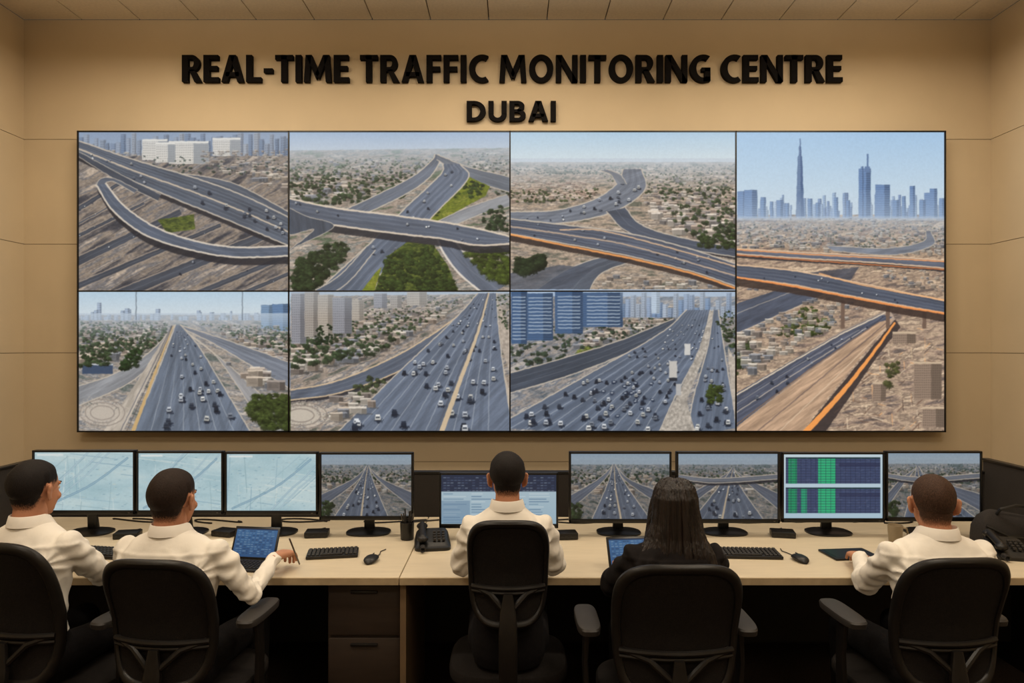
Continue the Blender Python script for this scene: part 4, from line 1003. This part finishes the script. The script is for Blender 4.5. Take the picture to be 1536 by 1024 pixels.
def tablet(x,y,yaw,tilt,w=.22,h=.15,kb=False):
    e=empty('tablet_computer',(x,y,DZ)); e.rotation_euler=(0,0,yaw)
    mb=MB()
    mb.box((0,.004,h/2),(w,.009,h),M_bezel,r=.0035)
    T=Matrix.Translation((0,0,.008))@Matrix.Rotation(-tilt,4,'X')
    mb.xform(T)
    q=T@Vector((0,.008,h*.7)); mb.box((0,q.y+.025,q.z/2+.002),(w*.5,.004,math.hypot(.05,q.z)-.006),M_black,rot=Matrix.Rotation(math.atan2(.05,q.z),4,'X'),r=.001)
    if kb:
        mb.box((0,-.085,.006),(w,.15,.009),M_black,r=.003)
        for j in range(5):
            for i in range(12): mb.box((-w/2+.014+i*(w-.028)/11,-.13+j*.022,.012),(.013,.015,.004),M_key)
    mb.obj('body',e)
    screen('screen_panel',tabpic().b,-w/2+.01,w/2-.01,.01,h-.01,-.0012,M_mon,e,M=T)
keyboard(1.12,3.36,R_(-4),.32,.13); mouse(1.345,3.27,R_(8)); keyboard(-.86,3.36,R_(10),.24,.12)
keyboard(-1.98,3.37,R_(-10),.34,.13); mouse(-1.70,3.32,R_(-10)); mouse(-.655,3.26,R_(-8))
keyboard(.02,3.42,0,.38,.13); keyboard(2.02,3.40,R_(-12),.32,.13)
tablet(-1.215,3.27,R_(-8),R_(24),.225,.15,kb=True); tablet(.54,3.09,R_(6),R_(28),.22,.155)
def flat_device(x,y,yaw):
    mb=MB(); mb.box((0,0,.006),(.23,.16,.01),M_bezel,r=.004); mb.box((0,0,.0115),(.20,.135,.001),M_black); mb.xform(Matrix.Translation((x,y,DZ))@Matrix.Rotation(yaw,4,'Z')); mb.obj('graphics_tablet')
flat_device(1.62,3.36,R_(6))
def penpot(x,y):
    mb=MB(); mb.loft([((0,0,.0),(.032,0,0),(0,.032,0)),((0,0,.003),(.034,0,0),(0,.034,0)),((0,0,.09),(.037,0,0),(0,.037,0)),((0,0,.09),(.033,0,0),(0,.033,0)),((0,0,.02),(.031,0,0),(0,.031,0))],M_black,24)
    for i in range(6):
        a=i*1.05; mb.capsule((.012*math.cos(a),.012*math.sin(a),.03),(.03*math.cos(a),.03*math.sin(a),.13+.01*(i%3)),.0035,.0035,(M_steel,M_key,M_cable)[i%3],8)
    mb.xform(Matrix.Translation((x,y,DZ))); mb.obj('pen_holder')
penpot(-.545,3.64)
def phone(x,y,yaw):
    mb=MB(); mb.loft([((0,0,.0),(.09,0,0),(0,.10,0)),((0,0,.015),(.09,0,0),(0,.10,0)),((0,.01,.04),(.082,0,0),(0,.085,.018)),((0,.012,.05),(.075,0,0),(0,.075,.018))],M_black,28,sup=6)
    mb.capsule((-.05,-.065,.06),(-.05,.085,.085),.018,.018,M_frame,12); mb.ell((-.05,-.065,.055),(.028,.028,.018),M_frame); mb.ell((-.05,.085,.08),(.028,.028,.018),M_frame)
    for j in range(4):
        for i in range(3): mb.box((.01+i*.022,-.05+j*.024,.045+j*.006),(.014,.014,.012),M_pad,r=.002)
    mb.tube([(-.05+.012*math.cos(t*3),-.09-.004*t,.02+.012*math.sin(t*3)) for t in np.linspace(0,12,60)],.003,M_cable,6)
    mb.xform(Matrix.Translation((x,y,DZ))@Matrix.Rotation(yaw,4,'Z')); mb.obj('desk_telephone')
phone(-.40,3.52,R_(8)); phone(2.38,3.36,R_(-15))
def dock(x,y,yaw,w=.12,d=.09,h=.03):
    mb=MB(); mb.box((0,0,h/2+.001),(w,d,h),M_black,r=.005)
    for i in range(4): mb.box((-w*.36+i*w*.24,-d/2-.0005,h*.5),(.012,.003,.007),M_key)
    mb.tube([(0,d/2,h*.5),(.01,d/2+.03,.012),(-.01,d/2+.07,.006),(.02,d/2+.1,.006)],.003,M_cable,6)
    mb.xform(Matrix.Translation((x,y,DZ))@Matrix.Rotation(yaw,4,'Z')); mb.obj('docking_station')
dock(-2.02,3.68,.2); dock(-1.52,3.72,-.3); dock(.29,3.66,.1,.10,.08,.035); dock(.86,3.74,.25); dock(1.43,3.70,-.2); dock(-1.03,3.70,.1)
def cup(x,y):
    mb=MB(); mb.loft([((0,0,0),(.028,0,0),(0,.028,0)),((0,0,.004),(.031,0,0),(0,.031,0)),((0,0,.09),(.037,0,0),(0,.037,0)),((0,0,.09),(.034,0,0),(0,.034,0)),((0,0,.07),(.033,0,0),(0,.033,0))],M_glass,24)
    mb.tube([(.035,0,.075),(.058,0,.07),(.064,0,.048),(.055,0,.025),(.033,0,.02)],.005,M_glass,8); mb.xform(Matrix.Translation((x,y,DZ))); mb.obj('coffee_cup')
cup(1.96,3.58)
def papers(x,y,yaw,n=5,w=.21,h=.27):
    mb=MB()
    for i in range(n): mb.box((0,0,.001+i*.0011),(w,h,.0009),M_paper,rot=Matrix.Rotation(i*.06-.15,4,'Z'))
    mb.xform(Matrix.Translation((x,y,DZ))@Matrix.Rotation(yaw,4,'Z')); mb.obj('paper_stack',smooth=False)
papers(.80,3.42,.3); papers(-1.50,3.46,-.2)
mb=MB(); rg=[]
for z,kx,ky in ((0.002,.9,.9),(.01,1,1),(.05,1.02,1.03),(.09,.95,.9),(.125,.8,.62),(.145,.6,.35),(.15,.5,.15)): rg.append(((.01*math.sin(z*40),0,z),(.19*kx,0,.02*math.sin(z*30)),(0,.09*ky,0)))
mb.loft(rg,M_canvas,32,sup=3.2); mb.tube([(-.1,-.02,.13),(-.09,-.05,.18),(-.02,-.07,.20),(.06,-.07,.19),(.1,-.04,.13)],.008,M_black,8); mb.tube([(-.17,-.05,.1),(-.1,-.1,.06),(0,-.105,.05),(.12,-.1,.06),(.18,-.05,.1)],.007,M_black,8)
mb.xform(Matrix.Translation((2.55,3.60,DZ))@Matrix.Rotation(.15,4,'Z')); mb.obj('laptop_bag')
mb=MB()
for i,x in enumerate((-2.2,-1.7,-1.2,-.7,-.45,.3,.55,.85,1.15,1.4,1.75,2.1)):
    mb.tube([(x+.16*math.sin(t*5+i)+.05*t,4.02+.04*math.cos(t*7+i*2)-.03*t*(i%2),DZ+.005) for t in np.linspace(0,1,16)],.004,M_cable,6)
mb.obj('cable_bundle')
mb=MB(); mb.capsule((-.955,3.145,.775),(-.985,3.10,.90),.0035,.004,M_steel,8); mb.obj('stylus_pen')

# ================================================================== world + camera
w=bpy.data.worlds.new('World'); scene.world=w; w.use_nodes=True
w.node_tree.nodes['Background'].inputs[0].default_value=(1,.8,.6,1); w.node_tree.nodes['Background'].inputs[1].default_value=.05
cam=bpy.data.cameras.new('camera'); co=bpy.data.objects.new('camera',cam); scene.collection.objects.link(co)
co.location=(0,0,1.75); co.rotation_euler=(math.pi/2,0,0)
cam.sensor_width=36; cam.lens=36*1050/1536; cam.shift_y=8/1536; cam.clip_start=.05
scene.camera=co
